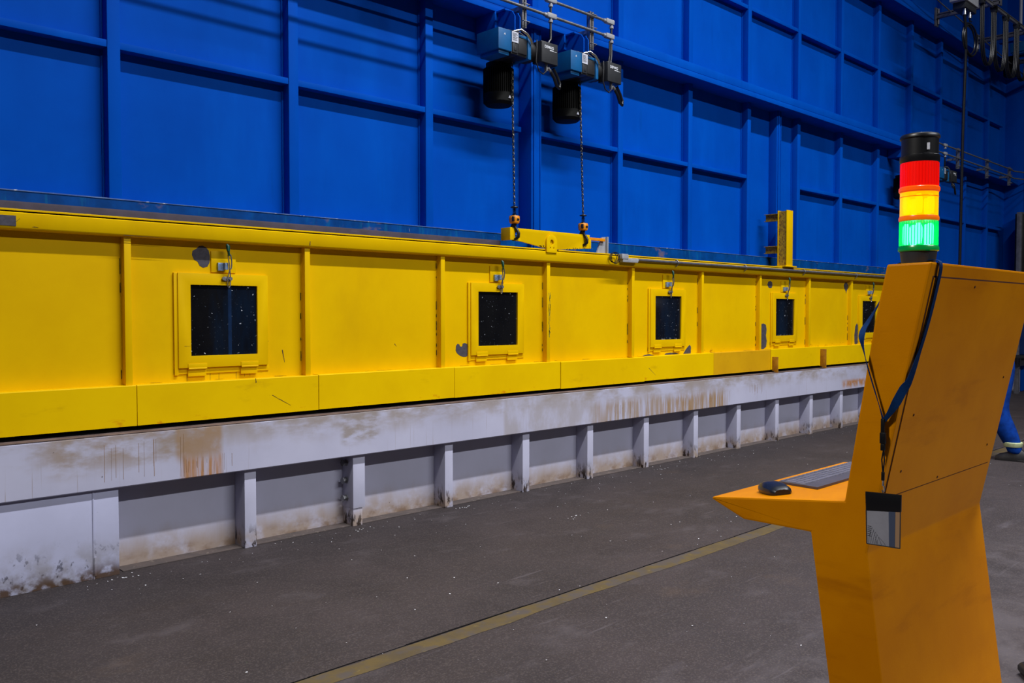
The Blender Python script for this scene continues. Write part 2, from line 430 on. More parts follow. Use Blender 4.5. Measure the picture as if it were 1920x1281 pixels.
tag(b.build('debris', 'debris'), 'small pale flakes littering the dark floor beside the white base', 'debris', kind='stuff')

# ------------------------------------------------------------------ blue wall
YS, YR, YG = 5.71, 5.62, 5.45      # sheet, rib face, girder face
WX0, WX1 = -1.2, 19.4
wall = MB(); wall.box(WX0, WX1, YS, YS + 0.05, 1.9, 9.2)
wall = struct(wall.build('wall_back', 'blue'))
ribs = [-0.53, 0.71, 1.955, 3.205, 4.455, None, 6.945, 8.185, 9.43, 10.675, 11.915, 13.15, 14.39, 15.66, 16.9, 18.1]
allx = [-0.53, 0.71, 1.955, 3.205, 4.455, 5.70, 6.945, 8.185, 9.43, 10.675, 11.915, 13.15, 14.39, 15.66, 16.9, 18.1]
def rib(x, z0, z1):
    b = MB(); b.box(x, x + 0.078, YR, YS, z0, z1, 0.004)
    b.box(x - 0.012, x, YS - 0.010, YS, z0, z1)           # weld bead
    b.build('vertical_rib', 'blue', wall)
for x in ribs:
    if x is not None: rib(x, 2.0, 4.14)
for x in allx:
    if x > 3: rib(x, 4.27, 6.28)
for x in allx:
    if x > 11: rib(x, 6.42, 8.6)
def rail(x0, x1, z):
    b = MB(); b.box(x0, x1, YR + 0.005, YS, z, z + 0.045, 0.003)
    b.box(x0, x1 - 0.01, YS - 0.02, YS, z + 0.045, z + 0.058)
    b.build('horizontal_rail', 'blue', wall)
for i in range(len(allx) - 1):
    x0, x1 = allx[i] + 0.078, allx[i + 1]
    if allx[i] == 4.455: x1 = 5.56
    elif allx[i] == 5.70: x0 = 5.715
    if abs(allx[i] - 9.43) > .01: rail(x0, x1, 3.203)
    if x0 > 5: rail(allx[i] + .078, allx[i + 1], 5.25)
rail(18.18, 19.0, 3.203); rail(18.18, 19.0, 5.25)
for z in (4.13, 6.27):
    b = MB(); b.box(WX0, WX1, YG, YS, z, z + 0.058, 0.004)
    b.box(WX0, WX1, YG + 0.004, YS, z + 0.062, z + 0.15, 0.003)
    b.box(WX0, WX1, YG + 0.03, YS, z + 0.05, z + 0.07)
    b.build('girder', 'blue', wall)
def column(x0, x1, y0, zt):
    b = MB(); b.box(x0, x1, y0, YS, 2.0, zt, 0.004)
    b.box(x0 + 0.022, x0 + 0.05, y0 - 0.012, y0, 2.0, zt, 0.003)
    b.box(x1 - 0.012, x1, y0 - 0.008, y0, 2.0, zt, 0.002)
    b.build('box_column', 'blue', wall)
column(5.61, 5.73, 5.545, 4.13)
column(10.10, 10.20, 5.60, 4.13)
b = MB(); b.box(WX0, WX1, 5.595, 5.70, 2.05, 2.262); b.build('bottom_lip', 'blue_worn', wall)
b = MB()
x = WX0
while x < WX1:
    l_ = random.uniform(0.15, 0.9); b.box(x, min(x + l_, WX1), 5.591, 5.70, 2.262, 2.266 + random.uniform(0, .003)); x += l_
b.build('lip_edge', 'worn_edge', wall)
# end of the enclosure: corner column and the next bay of the hall wall
b = MB(); b.box(19.4, 20.9, 5.36, 5.9, 0.0, 9.2, 0.01); b.box(19.4, 19.52, 5.33, 5.36, 0, 9.2, .004); b.box(20.2, 20.3, 5.31, 5.36, 0, 9.2, .004); b.box(20.75, 20.9, 5.30, 5.36, 0, 9.2, .004)
struct(b.build('wall_corner', 'blue'))
b = MB(); b.box(20.9, 32, 5.9, 6.0, 0.0, 9.2)
for i in range(9): b.box(21.4 + i * 1.2, 21.5 + i * 1.2, 5.8, 5.9, 0, 9.2)
struct(b.build('wall_right', 'blue'))

# ------------------------------------------------------------------ white plinth
pl = thing('plinth_beam', 'long white-painted steel base beam on short posts, rust-stained, under the yellow barrier', 'beam', (10, 5.45, 0))
b = MB(); b.prism([(5.26, 0.53), (5.26, 0.832), (5.268, 0.838), (5.50, 0.838), (5.50, 0.82), (5.285, 0.82), (5.285, 0.53), (5.28, 0.524), (5.266, 0.524)], 'X', -1.2, 20)
b.build('girder_web', 'white', pl)
b = MB(); b.box(-1.2, 20, 5.262, 5.60, 0.8382, 0.842)
b.build('top_flange', 'flange_dirt', pl)
b = MB(); b.box(1.80, 20, 5.44, 5.47, 0.0, 0.82)
b.build('back_web', 'white_low', pl)
post_x = [2.672, 3.517, 4.383, 5.256, 6.11, 6.973, 7.849, 8.713, 9.584, 10.454, 11.311, 12.18, 13.05, 13.92, 14.79, 15.66, 16.5, 17.4, 18.25, 19.1]
for i, x in enumerate(post_x):
    wdt = 0.104 if i == 1 else 0.083
    b = MB(); b.box(x, x + wdt, 5.298, 5.44, 0.0 if i != 1 else 0.13, 0.526, 0.004)
    if i == 1: b.box(x + 0.004, x + wdt - 0.02, 5.305, 5.44, 0.0, 0.13, 0.002)
    b.build('post', 'white_post', pl)
for z in (0.46, 0.33, 0.2):
    b = MB(); b.lathe([(0.026, -0.036), (0.026, -0.03), (0.017, -0.03), (0.017, -0.008), (0.026, -0.006), (0.026, 0.0)], (3.517, 5.385, z), 6, 'X', smooth=False)
    b.build('bolt', 'galv', pl)
b = MB(); b.box(-1.2, 1.868, 5.292, 5.45, 0.0, 0.526, 0.003); b.box(1.72, 1.728, 5.288, 5.292, 0.0, 0.52); b.box(1.725, 1.737, 5.284, 5.292, 0.02, 0.13)
b.build('end_panel', 'white_panel', pl)
# drip streaks of old paint / resin on the web
b = MB()
def streaks(x0, x1, z0, z1, n, dense=1.0):
    for i in range(n):
        x = random.uniform(x0, x1); zt = z1 - abs(random.gauss(0, .03)); zb = z0 + abs(random.gauss(0, 0.04)); w_ = random.uniform(.0008, .0022)
        if zb < zt: b.box(x, x + w_, 5.2592, 5.2605, zb, zt)
streaks(1.75, 2.15, .56, .80, 9); streaks(2.25, 2.62, .53, .66, 12); streaks(6.4, 6.75, .55, .70, 12)
streaks(7.3, 8.5, .55, .70, 26); streaks(8.9, 9.2, .60, .76, 10); streaks(2.23, 2.29, .53, .83, 3)
b.build('rust_streaks', 'stain', pl)['kind'] = 'stuff'

# ------------------------------------------------------------------ yellow barrier
yb = thing('steel_barrier', 'long yellow steel barrier with ribs and small dark windows, on the white base beam', 'barrier', (8, 5.4, 0.88))
BX0, BX1 = -1.2, 17.0
b = MB(); b.box(BX0, BX1, 5.42, 5.435, 0.872, 2.05); b.build('sheet', 'yellow_sheet', yb)
b = MB(); b.prism([(5.345, 2.022), (5.34, 2.03), (5.34, 2.108), (5.346, 2.113), (5.42, 2.113), (5.42, 2.09), (5.36, 2.085), (5.355, 2.03), (5.42, 2.022), (5.42, 2.016), (5.355, 2.016)], 'X', BX0, BX1)
b.build('top_beam', 'yellow', yb)
b = MB(); b.box(BX0, BX1, 5.352, 5.42, 2.1131, 2.121); b.build('seal', 'blackgap', yb)
b = MB(); b.box(BX0, BX1, 5.37, 5.43, .843, .8718); b.build('gap_shade_strip', 'blackgap', yb)  # black filler standing in for the shade under the kick plates
b = MB()
for x0, x1 in ((BX0, 5.60), (5.76, BX1)): b.box(x0, x1, 5.346, 5.40, 2.1211, 2.132, 0.002)
b.build('cap_strip', 'yellow', yb)
k = 0; x = 2.001 - 1.254 * 2
seams = [-1.2, -0.507, 0.747, 2.001, 3.262, 4.519, 5.783, 7.03, 8.289, 9.532, 10.78, 12.03, 13.28, 14.53, 15.8, 17.0]
for i, (x0, x1) in enumerate(zip(seams, seams[1:])):
    b = MB(); g = 0.004 if i not in (5,) else 0.007
    dz = [0, 0, 0, 0, .002, 0, -.004, .001, 0, .004, 0, 0, 0, 0, 0][i]
    b.prism([(5.34, .872), (5.34, 1.114), (5.3435, 1.118), (5.42, 1.118), (5.42, 1.11), (5.35, 1.11), (5.35, .872)], 'X', x0 + g / 2, x1 - g / 2)
    for v in b.bm.verts: v.co.z += dz; v.co.y -= abs(dz)
    o = b.build('kick_plate', 'orange_kick' if i == 8 else 'yellow_kick', yb)
    if i == 8: o['label'] = 'kick plate in a more orange yellow'
x = 1.946 - 1.228 * 2
k = 0
while x < BX1:
    b = MB(); b.box(x, x + 0.042, 5.366, 5.42, 1.118, 2.02, 0.003)
    b.box(x - 0.004, x, 5.414, 5.42, 1.12, 2.01); b.build('stiffener', 'yellow', yb); x += 1.228
# openings with hinged window frames
def lump(cx, cz, pts, y=5.4185):
    b = MB(); b.prism([(cx + px, cz + pz) for px, pz in pts], 'Y', y, 5.4199); return b
def hatch(cx, bare=True):
    b = MB()
    b.prism([(cx - .312, 1.205), (cx + .308, 1.205), (cx + .308, 1.812), (cx - .312, 1.812)], 'Y', 5.396, 5.4199,
            holes=[[(cx - .23, 1.281), (cx + .23, 1.281), (cx + .23, 1.738), (cx - .23, 1.738)]], bev=0.0015)
    f = b.build('window_frame', 'yellow', yb)
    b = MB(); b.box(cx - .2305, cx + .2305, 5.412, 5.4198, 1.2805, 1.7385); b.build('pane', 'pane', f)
    b = MB(); b.box(cx - .335, cx - .311, 5.405, 5.4199, 1.16, 1.812, .001); b.box(cx - .335, cx + .32, 5.4125, 5.4199, 1.165, 1.2045, .001)
    b.build('backing_strip', 'yellow', f)
    for s_ in (-.19, .17):
        b = MB(); b.box(cx + s_ - .06, cx + s_ + .06, 5.402, 5.412, 1.150, 1.196, .002)
        b.box(cx + s_ - .062, cx + s_ + .062, 5.392, 5.396, 1.204, 1.232, .001)
        b.tube([(cx + s_ - .06, 5.394, 1.20), (cx + s_ + .06, 5.394, 1.20)], .0065, 8)
        b.build('hinge', 'yellow', f)
    b = MB(); b.box(cx - .085, cx + .085, 5.4105, 5.4199, 1.822, 1.96, .001); mp_ = b.build('latch_plate', 'yellow', yb)
    # toggle latch
    hx = cx + .012
    b = MB(); b.tube([(hx - .012, 5.34, 1.958), (hx - .012, 5.345, 1.99), (hx - .016, 5.352, 2.004)], [.010, .0135, .007], 10)
    b.tube([(hx - .005, 5.345, 1.93), (hx - .012, 5.34, 1.96)], .008, 8)
    b.build('handle_grip', 'green_grip', mp_)
    b = MB()
    b.tube([(hx - .010, 5.352, 1.935), (hx - .004, 5.352, 1.895), (hx + .004, 5.358, 1.865), (hx + .004, 5.362, 1.845)], .0045, 6)
    b.tube([(hx + .010, 5.352, 1.935), (hx + .016, 5.352, 1.895), (hx + .018, 5.358, 1.865), (hx + .016, 5.362, 1.845)], .0045, 6)
    b.tube([(hx - .010, 5.352, 1.937), (hx + .010, 5.352, 1.937)], .0045, 6)
    b.tube([(hx + .004, 5.362, 1.845), (hx + .016, 5.362, 1.845)], .0045, 6)
    b.tube([(hx + .010, 5.368, 1.85), (hx + .004, 5.378, 1.80), (hx - .004, 5.384, 1.775)], .004, 6)
    b.tube([(hx + .010, 5.368, 1.85), (hx + .018, 5.378, 1.80), (hx + .024, 5.384, 1.775)], .004, 6)
    b.tube([(hx + .002, 5.382, 1.775), (hx + .002, 5.384, 1.735), (hx + .011, 5.384, 1.722), (hx + .020, 5.384, 1.735), (hx + .020, 5.382, 1.775)], .0035, 6)
    b.build('latch_lever', 'steel', mp_)
    b = MB(); b.box(hx - .058, hx - .018, 5.392, 5.4105, 1.833, 1.885, .002); b.box(hx - .022, hx + .0, 5.365, 5.4105, 1.84, 1.885, .002)
    b.build('latch_base', 'bluegrey', mp_)
    b = MB(); b.box(hx - .02, hx + .02, 5.385, 5.396, 1.765, 1.795, .003); b.lathe([(.012, -.006), (.012, .006)], (hx - .024, 5.385, 1.782), 10, 'Y'); b.lathe([(.012, -.006), (.012, .006)], (hx + .022, 5.383, 1.782), 10, 'Y')
    b.build('latch_hook', 'galv', mp_)
    return f
hx_ = [2.597 - 2.462, 2.597, 5.062, 7.52, 9.985, 12.43, 14.9]
for i, c in enumerate(hx_):
    f = hatch(c)
    if i == 1:
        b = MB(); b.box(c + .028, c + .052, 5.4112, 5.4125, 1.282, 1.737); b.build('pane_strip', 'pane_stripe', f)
# bare patches where the paint has come off
def patch(pts, y=5.4185):
    b = MB(); b.prism(pts, 'Y', y, 5.4199); o = b.build('bare_patch', 'primer', yb); o['label'] = 'dark patch of missing paint'
def C(cx, cz, prof):   # profile in polar steps
    n = len(prof); return [(cx + r * math.cos(2 * math.pi * i / n), cz + r * math.sin(2 * math.pi * i / n)) for i, r in enumerate(prof)]
patch([(2.400, 1.90), (2.388, 1.93), (2.392, 1.955), (2.42, 1.972), (2.435, 1.988), (2.458, 1.992), (2.482, 1.982), (2.50, 1.962), (2.508, 1.925), (2.505, 1.885), (2.49, 1.858), (2.462, 1.850), (2.438, 1.862), (2.425, 1.888)])
patch([(4.60, 1.25), (4.604, 1.29), (4.62, 1.305), (4.64, 1.30), (4.645, 1.285), (4.66, 1.28), (4.672, 1.285), (4.676, 1.305), (4.70, 1.31), (4.735, 1.295), (4.745, 1.26), (4.738, 1.215), (4.715, 1.195), (4.68, 1.195), (4.64, 1.21), (4.612, 1.23)])
patch([(9.60, 1.88), (9.58, 1.91), (9.60, 1.945), (9.65, 1.955), (9.69, 1.94), (9.70, 1.90), (9.68, 1.872), (9.63, 1.868)])
patch([(9.40, 1.125), (9.395, 1.25), (9.40, 1.38), (9.44, 1.43), (9.50, 1.435), (9.55, 1.42), (9.57, 1.36), (9.555, 1.29), (9.575, 1.22), (9.56, 1.15), (9.50, 1.125)])
patch([(11.66, 1.90), (11.64, 1.95), (11.68, 1.99), (11.74, 1.99), (11.77, 1.95), (11.76, 1.90), (11.73, 1.87), (11.72, 1.83), (11.70, 1.87)])
patch([(12.0, 1.125), (11.99, 1.25), (12.02, 1.38), (12.07, 1.42), (12.12, 1.36), (12.13, 1.22), (12.09, 1.125)])
patch([(7.82, 1.12), (7.86, 1.16), (7.90, 1.19), (7.94, 1.215), (7.965, 1.19), (7.96, 1.12)], 5.4186)
patch([(7.48, 1.12), (7.5, 1.135), (7.58, 1.14), (7.68, 1.136), (7.74, 1.12)], 5.4186)
patch([(7.1, 1.12), (7.14, 1.13), (7.22, 1.136), (7.3, 1.12)], 5.4186)
# scratches and rust runs
b = MB()
def scr(x, z, dx, dz, w_=.003, y=5.4188, y1=5.4199):
    b.prism([(x, z), (x + w_, z + w_ * .3), (x + dx + w_ * .3, z + dz), (x + dx, z + dz)], 'Y', y, y1)
for a in ((3.02, 1.30, .02, -.085, .007), (2.32, 1.345, .045, .0, .004), (2.90, 1.365, .012, 0, .004), (2.345, 1.19, 0, -.10, .003), (2.50, 1.19, 0, -.09, .002), (2.56, 1.2, 0, -.09, .002), (2.68, 1.19, 0, -.07, .003),
          (2.74, 1.19, 0, -.06, .003), (2.78, 1.19, 0, -.06, .003), (2.46, 1.2, 0, -.08, .002), (4.77, 1.37, .03, -.001, .004), (5.12, 1.95, .0, .018, .012), (3.98, 1.32, .02, -.02, .005)):
    yy = 5.3952 if 1.205 < a[1] < 1.8 and abs(a[0] - 2.6) < .31 and a[0] != 3.02 else 5.4188
    scr(*a, y=min(yy, 5.4188))
for i in range(60):   # grimy weld seams beside the stiffeners
    j = random.randint(0, 8); x = 1.946 + 1.228 * j - .008; z = random.uniform(1.15, 1.95)
    scr(x, z, 0, random.uniform(.01, .07), .004, 5.4135, 5.4199)
for i in range(22):
    x = random.uniform(2.0, 9.2); scr(x, random.uniform(1.119, 1.121), random.uniform(.02, .14), .001, .004)
for a in ((1.93, 2.02, .28, -.001, .012), (3.195, 2.03, .006, .03, .008), (1.44, 2.035, .03, .0, .012), (1.36, 2.06, .02, .02, .004)):
    scr(*a, y=5.3385, y1=5.341)
for a in ((3.53, .91, .006, .12, .0022), (3.56, .93, .0, .06, .002), (2.9, 1.0, .05, -.03, .004), (2.95, .97, .09, -.05, .004), (7.1, 1.0, .12, -.08, .006), (6.2, 1.05, .03, .01, .003), (2.78, 1.09, .0, .03, .006)):
    scr(*a, y=5.3385, y1=5.341)
b.build('scratches', 'scratch', yb)['kind'] = 'stuff'
b = MB()
for i in range(40):   # green scuff on one stiffener
    z = random.uniform(1.33, 1.72); x = 5.644 + random.uniform(.008, .03)
    b.box(x, x + .004, 5.3652, 5.367, z, z + random.uniform(.01, .05))
M['scuff'] = paint('green_scuff', (120, 124, 30), None, 1, .7)
o = b.build('scuff_marks', 'scuff', yb); o['label'] = 'greenish scuff marks on a stiffener'
# tabs under the kick plates
for x in (9.56, 10.81):
    b = MB(); b.prism([(5.20, 1.09 if x > 10 else 1.03), (5.34, 1.09 if x > 10 else 1.03), (5.34, .862), (5.30, .86), (5.235, .83), (5.20, .78)], 'X', x, x + .02, bev=.002)
    for v in b.bm.verts: v.co.y = 5.34 + (v.co.y - 5.34) * .55
    b.build('hanging_tab', 'tab', yb)
# lifting lug through the cap, and end stop
arc = [(5.655 + .068 * math.cos(a), 2.192 + .068 * math.sin(a)) for a in [math.pi * i / 12 for i in range(13)]]
hole = [(5.655 + .024 * math.cos(a), 2.192 + .024 * math.sin(a)) for a in [2 * math.pi * i / 16 for i in range(16)]]
def circ(x, z, r, n=8): return [(x + r * math.cos(2 * math.pi * i / n), z + r * math.sin(2 * math.pi * i / n)) for i in range(n)]
b = MB(); b.prism([(5.587, 2.10)] + arc[::-1] + [(5.723, 2.10)], 'Y', 5.328, 5.344, holes=[hole, circ(5.633, 2.142, .007), circ(5.678, 2.142, .007)], bev=.001)
b.build('lifting_lug', 'yellow', yb)
b = MB(); b.prism([(6.33, 2.133), (6.47, 2.133), (6.47, 2.292), (6.40, 2.286)], 'Y', 5.375, 5.39); b.box(6.455, 6.47, 5.35, 5.39, 2.133, 2.292, .001)
b.build('end_stop', 'greybox', yb)
b = MB(); b.box(0.9, 1.36, 5.336, 5.341, 2.035, 2.092); o = b.build('cover_plate', 'primer', yb); o['label'] = 'dark plate at the end of the top beam'
# strip behind the cap
o = bx('rubber_strip', 'rubber', None, BX0, 5.15, 5.46, 5.56, 2.0, 2.188, .012)
tag(recenter(o), 'dark grey rubber strip lying behind the top edge of the yellow barrier', 'strip')

# I-beam bracket on top of the barrier
bk = thing('steel_bracket', 'short yellow steel I-beam standing on the barrier top, tied back to the blue wall', 'bracket', (9.9, 5.37, 2.132))
b = MB(); b.box(9.84, 9.99, 5.31, 5.322, 2.145, 2.83, .002); b.box(9.84, 9.99, 5.425, 5.437, 2.145, 2.83, .002)
b.build('flanges', 'yellow', bk)
b = MB(); b.box(9.850, 9.858, 5.322, 5.425, 2.145, 2.82); b.box(9.94, 9.948, 5.322, 5.425, 2.145, 2.82); b.build('web', 'rusty', bk)
b = MB(); b.box(9.80, 10.08, 5.30, 5.44, 2.133, 2.147, .002); b.build('base_plate', 'yellow', bk)
for z in (2.705, 2.305):
    b = MB(); b.box(9.88, 9.886, 5.437, 5.62, z, z + .09); b.box(9.84, 9.90, 5.437, 5.62, z, z + .006); b.box(9.84, 9.90, 5.437, 5.62, z + .084, z + .09)
    b.build('tie_arm', 'rusty', bk)

# conduit clipped along the top beam
cd = thing('conduit_pipe', 'grey conduit pipe clipped along the top of the yellow barrier', 'pipe', (9.8, 5.31, 2.06))
b = MB(); b.tube([(6.80 + (16.9 - 6.8) * i / 30, 5.318, 2.088 + .012 * i / 30) for i in range(31)], .0145, 12); b.build('pipe', 'conduit', cd)
b = MB(); b.box(6.60, 6.70, 5.285, 5.34, 2.085, 2.135, .006); b.box(6.62, 6.86, 5.29, 5.34, 2.055, 2.098, .008); b.lathe([(.022, 6.84 - 6.8), (.022, .07)], (6.8, 5.315, 2.08), 12, 'X')
b.build('junction_box', 'greybox', cd)
for x in (7.55, 8.9, 10.3, 11.8, 13.3):
    b = MB(); b.tube([(x, 5.335, 2.108), (x, 5.315, 2.113), (x, 5.298, 2.09), (x, 5.305, 2.07), (x, 5.33, 2.045)], .006, 6); b.build('clip', 'conduit', cd)
for q in range(3):
    b = MB()
    r_ = .046 + q * .004
    b.tube([(6.50 + q * .012 + r_ * math.sin(t) * 1.15, 5.318 - .006 * q, 2.092 + r_ * math.cos(t)) for t in [2 * math.pi * i / 24 for i in range(24)]], .0035, 6, closed=True)
    b.build('cable_coil', 'plastic', cd)

# ------------------------------------------------------------------ chain hoists
def hoist(cx, lbl, dx=0.0, full=True):
    Y0 = 5.17
    h = thing('chain_hoist', lbl, 'hoist', (cx, 5.40, 3.30), 'electric chain hoists')
    g0 = cx - .365
    # housing: blue shell halves, black middle band
    b = MB(); b.box(g0, g0 + .15, Y0, Y0 + .27, 3.712, 3.885, .008); b.box(g0 + .02, g0 + .14, Y0 + .02, Y0 + .25, 3.68, 3.715, .01); b.box(g0 + .139, g0 + .145, Y0 - .003, Y0 + .272, 3.715, 3.883)
    ho = b.build('gear_housing', 'hoistblue', h)
    b = MB(); b.box(g0 + .15, g0 + .235, Y0 + .01, Y0 + .27, 3.70, 3.885, .006); b.box(g0 + .16, g0 + .225, Y0 + .002, Y0 + .012, 3.712, 3.79, .004); b.box(g0 + .178, g0 + .205, Y0 - .002, Y0 + .004, 3.73, 3.765, .002)
    b.build('middle_section', 'charcoal', h)
    b = MB(); b.box(g0 + .156, g0 + .23, Y0 + .003, Y0 + .011, 3.797, 3.884)
    lb = b.build('rating_label', 'label', h)
    b = MB()
    for i in range(7): b.box(g0 + .163, g0 + .163 + random.uniform(.03, .058), Y0 + .002, Y0 + .0035, 3.868 - i * .009, 3.871 - i * .009)
    b.build('label_print', 'charcoal', lb)
    b = MB(); b.prism([(g0 + .06, 3.835), (g0 + .08, 3.835), (g0 + .07, 3.852)], 'Y', Y0 - .001, Y0 + .002); b.build('warning_mark', 'label', ho)
    b = MB(); b.box(g0 + .235, g0 + .36, Y0 + .02, Y0 + .26, 3.70, 3.86, .02); b.box(g0 + .235, g0 + .34, Y0 + .01, Y0 + .2, 3.72, 3.85, .01)
    b.build('chain_box', 'black', h)
    b = MB(); b.box(g0 + .345, g0 + .385, Y0 + .005, Y0 + .275, 3.69, 3.885, .012); b.box(g0 + .235, g0 + .36, Y0 + .03, Y0 + .275, 3.862, 3.885, .004); b.build('blue_collar', 'hoistblue', h)
    b = MB(); b.lathe([(.10, .38), (.10, .44), (.085, .45), (.085, .5)], (g0, Y0 + .14, 3.80), 24, 'X'); b.build('coupling', 'black', h)
    # motor with vertical fins
    mx_, my_ = g0 + .309, Y0 + .33
    b = MB(); b.lathe([(.122, 3.42), (.122, 3.64), (.11, 3.67), (.11, 3.71)], (mx_, my_, 0), 28)
    for i in range(44):
        a = i * 2 * math.pi / 44
        rot = Matrix.Rotation(a, 3, 'Z')
        b.box(mx_ + .118, mx_ + .133, my_ - .0028, my_ + .0028, 3.44, 3.66, rot=rot, at=(mx_, my_, 3.5))
    mo = b.build('motor', 'motor', h)
    b = MB(); b.lathe([(.07, 3.345), (.108, 3.35), (.132, 3.375), (.135, 3.445), (.126, 3.452)], (mx_, my_, 0), 28); b.build('fan_cowl', 'motor', mo)
    b = MB(); b.prism([(mx_ - .01, 3.395), (mx_ + .02, 3.395), (mx_ + .005, 3.42)], 'Y', my_ - .139, my_ - .133); b.build('warning_mark', 'label', mo)
    # control box with lettering
    c0 = cx + .135
    b = MB(); b.box(c0, c0 + .205, Y0, Y0 + .11, 3.70, 3.885, .008); b.box(c0 + .004, c0 + .2, Y0 - .004, Y0, 3.704, 3.88, .003)
    b.box(c0 - .09, c0 + .02, Y0 + .1, Y0 + .22, 3.72, 3.88, .02)
    cb = b.build('control_box', 'charcoal', h)
    t = bpy.data.curves.new('lettering', 'FONT'); t.body = 'DEMAG'; t.size = .033; t.extrude = .0006; t.offset = .0008
    tmp = bpy.data.objects.new('tmp', t); COL.objects.link(tmp); t.materials.append(M['letter'])
    bpy.context.view_layer.update()
    me = bpy.data.meshes.new_from_object(tmp.evaluated_get(bpy.context.evaluated_depsgraph_get())); bpy.data.objects.remove(tmp)
    to = bpy.data.objects.new('lettering', me); COL.objects.link(to); to.parent = cb
    to.location = Vector((c0 + .035, Y0 - .0055, 3.828)) - h.location; to.rotation_euler = (math.pi / 2, 0, 0)
    to['label'] = 'white lettering'
    b = MB(); b.box(c0 + .10, c0 + .185, Y0 - .0052, Y0 - .004, 3.812, 3.8145); b.box(c0 + .10, c0 + .145, Y0 - .0052, Y0 - .004, 3.815, 3.820); b.build('underline', 'letter', cb)
    b = MB(); b.tube([(c0 - .055, Y0 + .0, 3.87), (c0 - .075, Y0 - .02, 3.80), (c0 - .085, Y0 - .02, 3.68), (c0 - .05, Y0 - .02, 3.61), (c0 + .01, Y0 - .01, 3.595), (c0 + .06, Y0 + .0, 3.63), (c0 + .085, Y0 + .02, 3.69)], .0055, 8)
    b.tube([(g0 + .20, Y0 + .15, 3.90), (g0 + .24, Y0 + .1, 3.925), (g0 + .30, Y0 + .06, 3.91), (g0 + .36, Y0 + .04, 3.875), (g0 + .40, Y0 + .02, 3.85)], .008, 8)
    b.build('control_cable', 'black', h)
    b = MB(); b.lathe([(.018, 0), (.018, .03), (.013, .03), (.013, .06)], (c0 + .09, Y0 + .03, 3.645), 10); b.tube([(c0 + .10, Y0 + .02, 3.67), (c0 + .14, Y0 + .02, 3.645)], .014, 10); b.build('cable_gland', 'galv', h)
    b = MB(); b.tube([(c0 + .13, Y0 + .02, 3.655), (c0 + .18, Y0 + .02, 3.60), (c0 + .22, Y0 + .03, 3.545), (c0 + .27, Y0 + .04, 3.53), (c0 + .285, Y0 + .05, 3.57), (c0 + .25, Y0 + .05, 3.63), (c0 + .19, Y0 + .04, 3.685)], .0145, 10); b.build('hose', 'plastic', h)
    b = MB(); b.tube([(g0 + .20, Y0 + .03, 3.895), (g0 + .26, Y0 + .0, 3.915), (g0 + .32, Y0 - .01, 3.89), (g0 + .36, Y0 - .015, 3.85), (g0 + .38, Y0 - .01, 3.82)], .010, 8); b.tube([(g0 + .17, Y0 + .25, 3.93), (g0 + .22, Y0 + .16, 3.95), (g0 + .29, Y0 + .08, 3.925)], .005, 8); b.build('steel_conduit', 'steel', h)
    # hanger bracket up to the girder
    b = MB()
    for q in (-.03, .03):
        b.prism([(5.24, 3.885), (5.24, 4.05), (5.27, 4.09), (5.34, 4.118), (5.46, 4.129), (5.46, 3.95), (5.36, 3.885)], 'X', g0 + .28 + q, g0 + .29 + q)
    b.box(g0 + .22, g0 + .35, 5.45, 5.70, 3.99, 4.129, .003); b.box(g0 + .235, g0 + .335, 5.34, 5.46, 4.116, 4.129)
    b.build('hanger_bracket', 'blue', h)
    b = MB(); b.lathe([(.022, 0), (.022, .03), (.012, .03), (.012, .05)], (g0 + .21, 5.30, 3.885), 8); b.build('eye_bolt', 'rusty', h)
    # chain
    b = MB(); z = 3.71; i = 0
    x0_, y0_ = cx - .039, 5.352; x1_, y1_ = cx - .039 + dx, 5.352
    zb = 2.452
    while z > zb:
        t_ = (3.71 - z) / (3.71 - zb); x = x0_ + (x1_ - x0_) * t_; y = y0_ + (y1_ - y0_) * t_
        pts = []
        for k in range(10):
            a = 2 * math.pi * k / 10; u_ = .0085 * math.cos(a); v_ = .019 * math.sin(a)
            pts.append((x + (u_ if i % 2 else u_ * .0), y + (0 if i % 2 else u_), z + v_))
        b.tube(pts, .0036, 5, closed=True); z -= .0265; i += 1
    b.build('chain', 'galvdark', h)
    X, Y = x1_, y1_
    b = MB(); b.lathe([(.008, 2.46), (.030, 2.462), (.034, 2.468), (.030, 2.474), (.008, 2.478)], (X, Y, 0), 16)
    for k in range(5): b.lathe([(.012, 2.405 + .011 * k), (.020, 2.4085 + .011 * k), (.012, 2.412 + .011 * k)], (X, Y, 0), 14)
    b.build('chain_stop', 'plastic', h)
    b = MB(); b.lathe([(.034, 2.327), (.043, 2.335), (.047, 2.36), (.047, 2.385), (.042, 2.394), (.03, 2.396)], (X, Y, 0), 20); hb = b.build('hook_block', 'hookorange', h)
    b = MB(); b.box(X - .012, X + .012, Y - .0485, Y - .044, 2.352, 2.37); b.box(X + .0 - .05, X - .03, Y - .035, Y - .02, 2.345, 2.385, .003); b.build('block_mark', 'plastic', hb)
    b = MB(); b.lathe([(.028, 2.396), (.026, 2.403), (.018, 2.404)], (X, Y, 0), 16)
    b.tube([(X, Y, 2.33), (X, Y, 2.30), (X + .012, Y - .02, 2.272), (X + .018, Y - .035, 2.245), (X + .016, Y - .035, 2.215), (X + .0, Y - .015, 2.195), (X - .004, Y + .01, 2.19), (X - .008, Y + .03, 2.20), (X - .012, Y + .045, 2.225)], [.022, .018, .014, .014, .014, .013, .012, .010, .006], 10)
    b.tube([(X - .01, Y + .01, 2.32), (X - .028, Y + .02, 2.27), (X - .035, Y + .035, 2.235)], [.012, .012, .008], 8)
    b.build('hook', 'plastic', hb)
    return h
M['galvdark'] = paint('dark_chain_steel', (112, 108, 96), (44, 44, 44), 60, 0.35, metal=0.7)
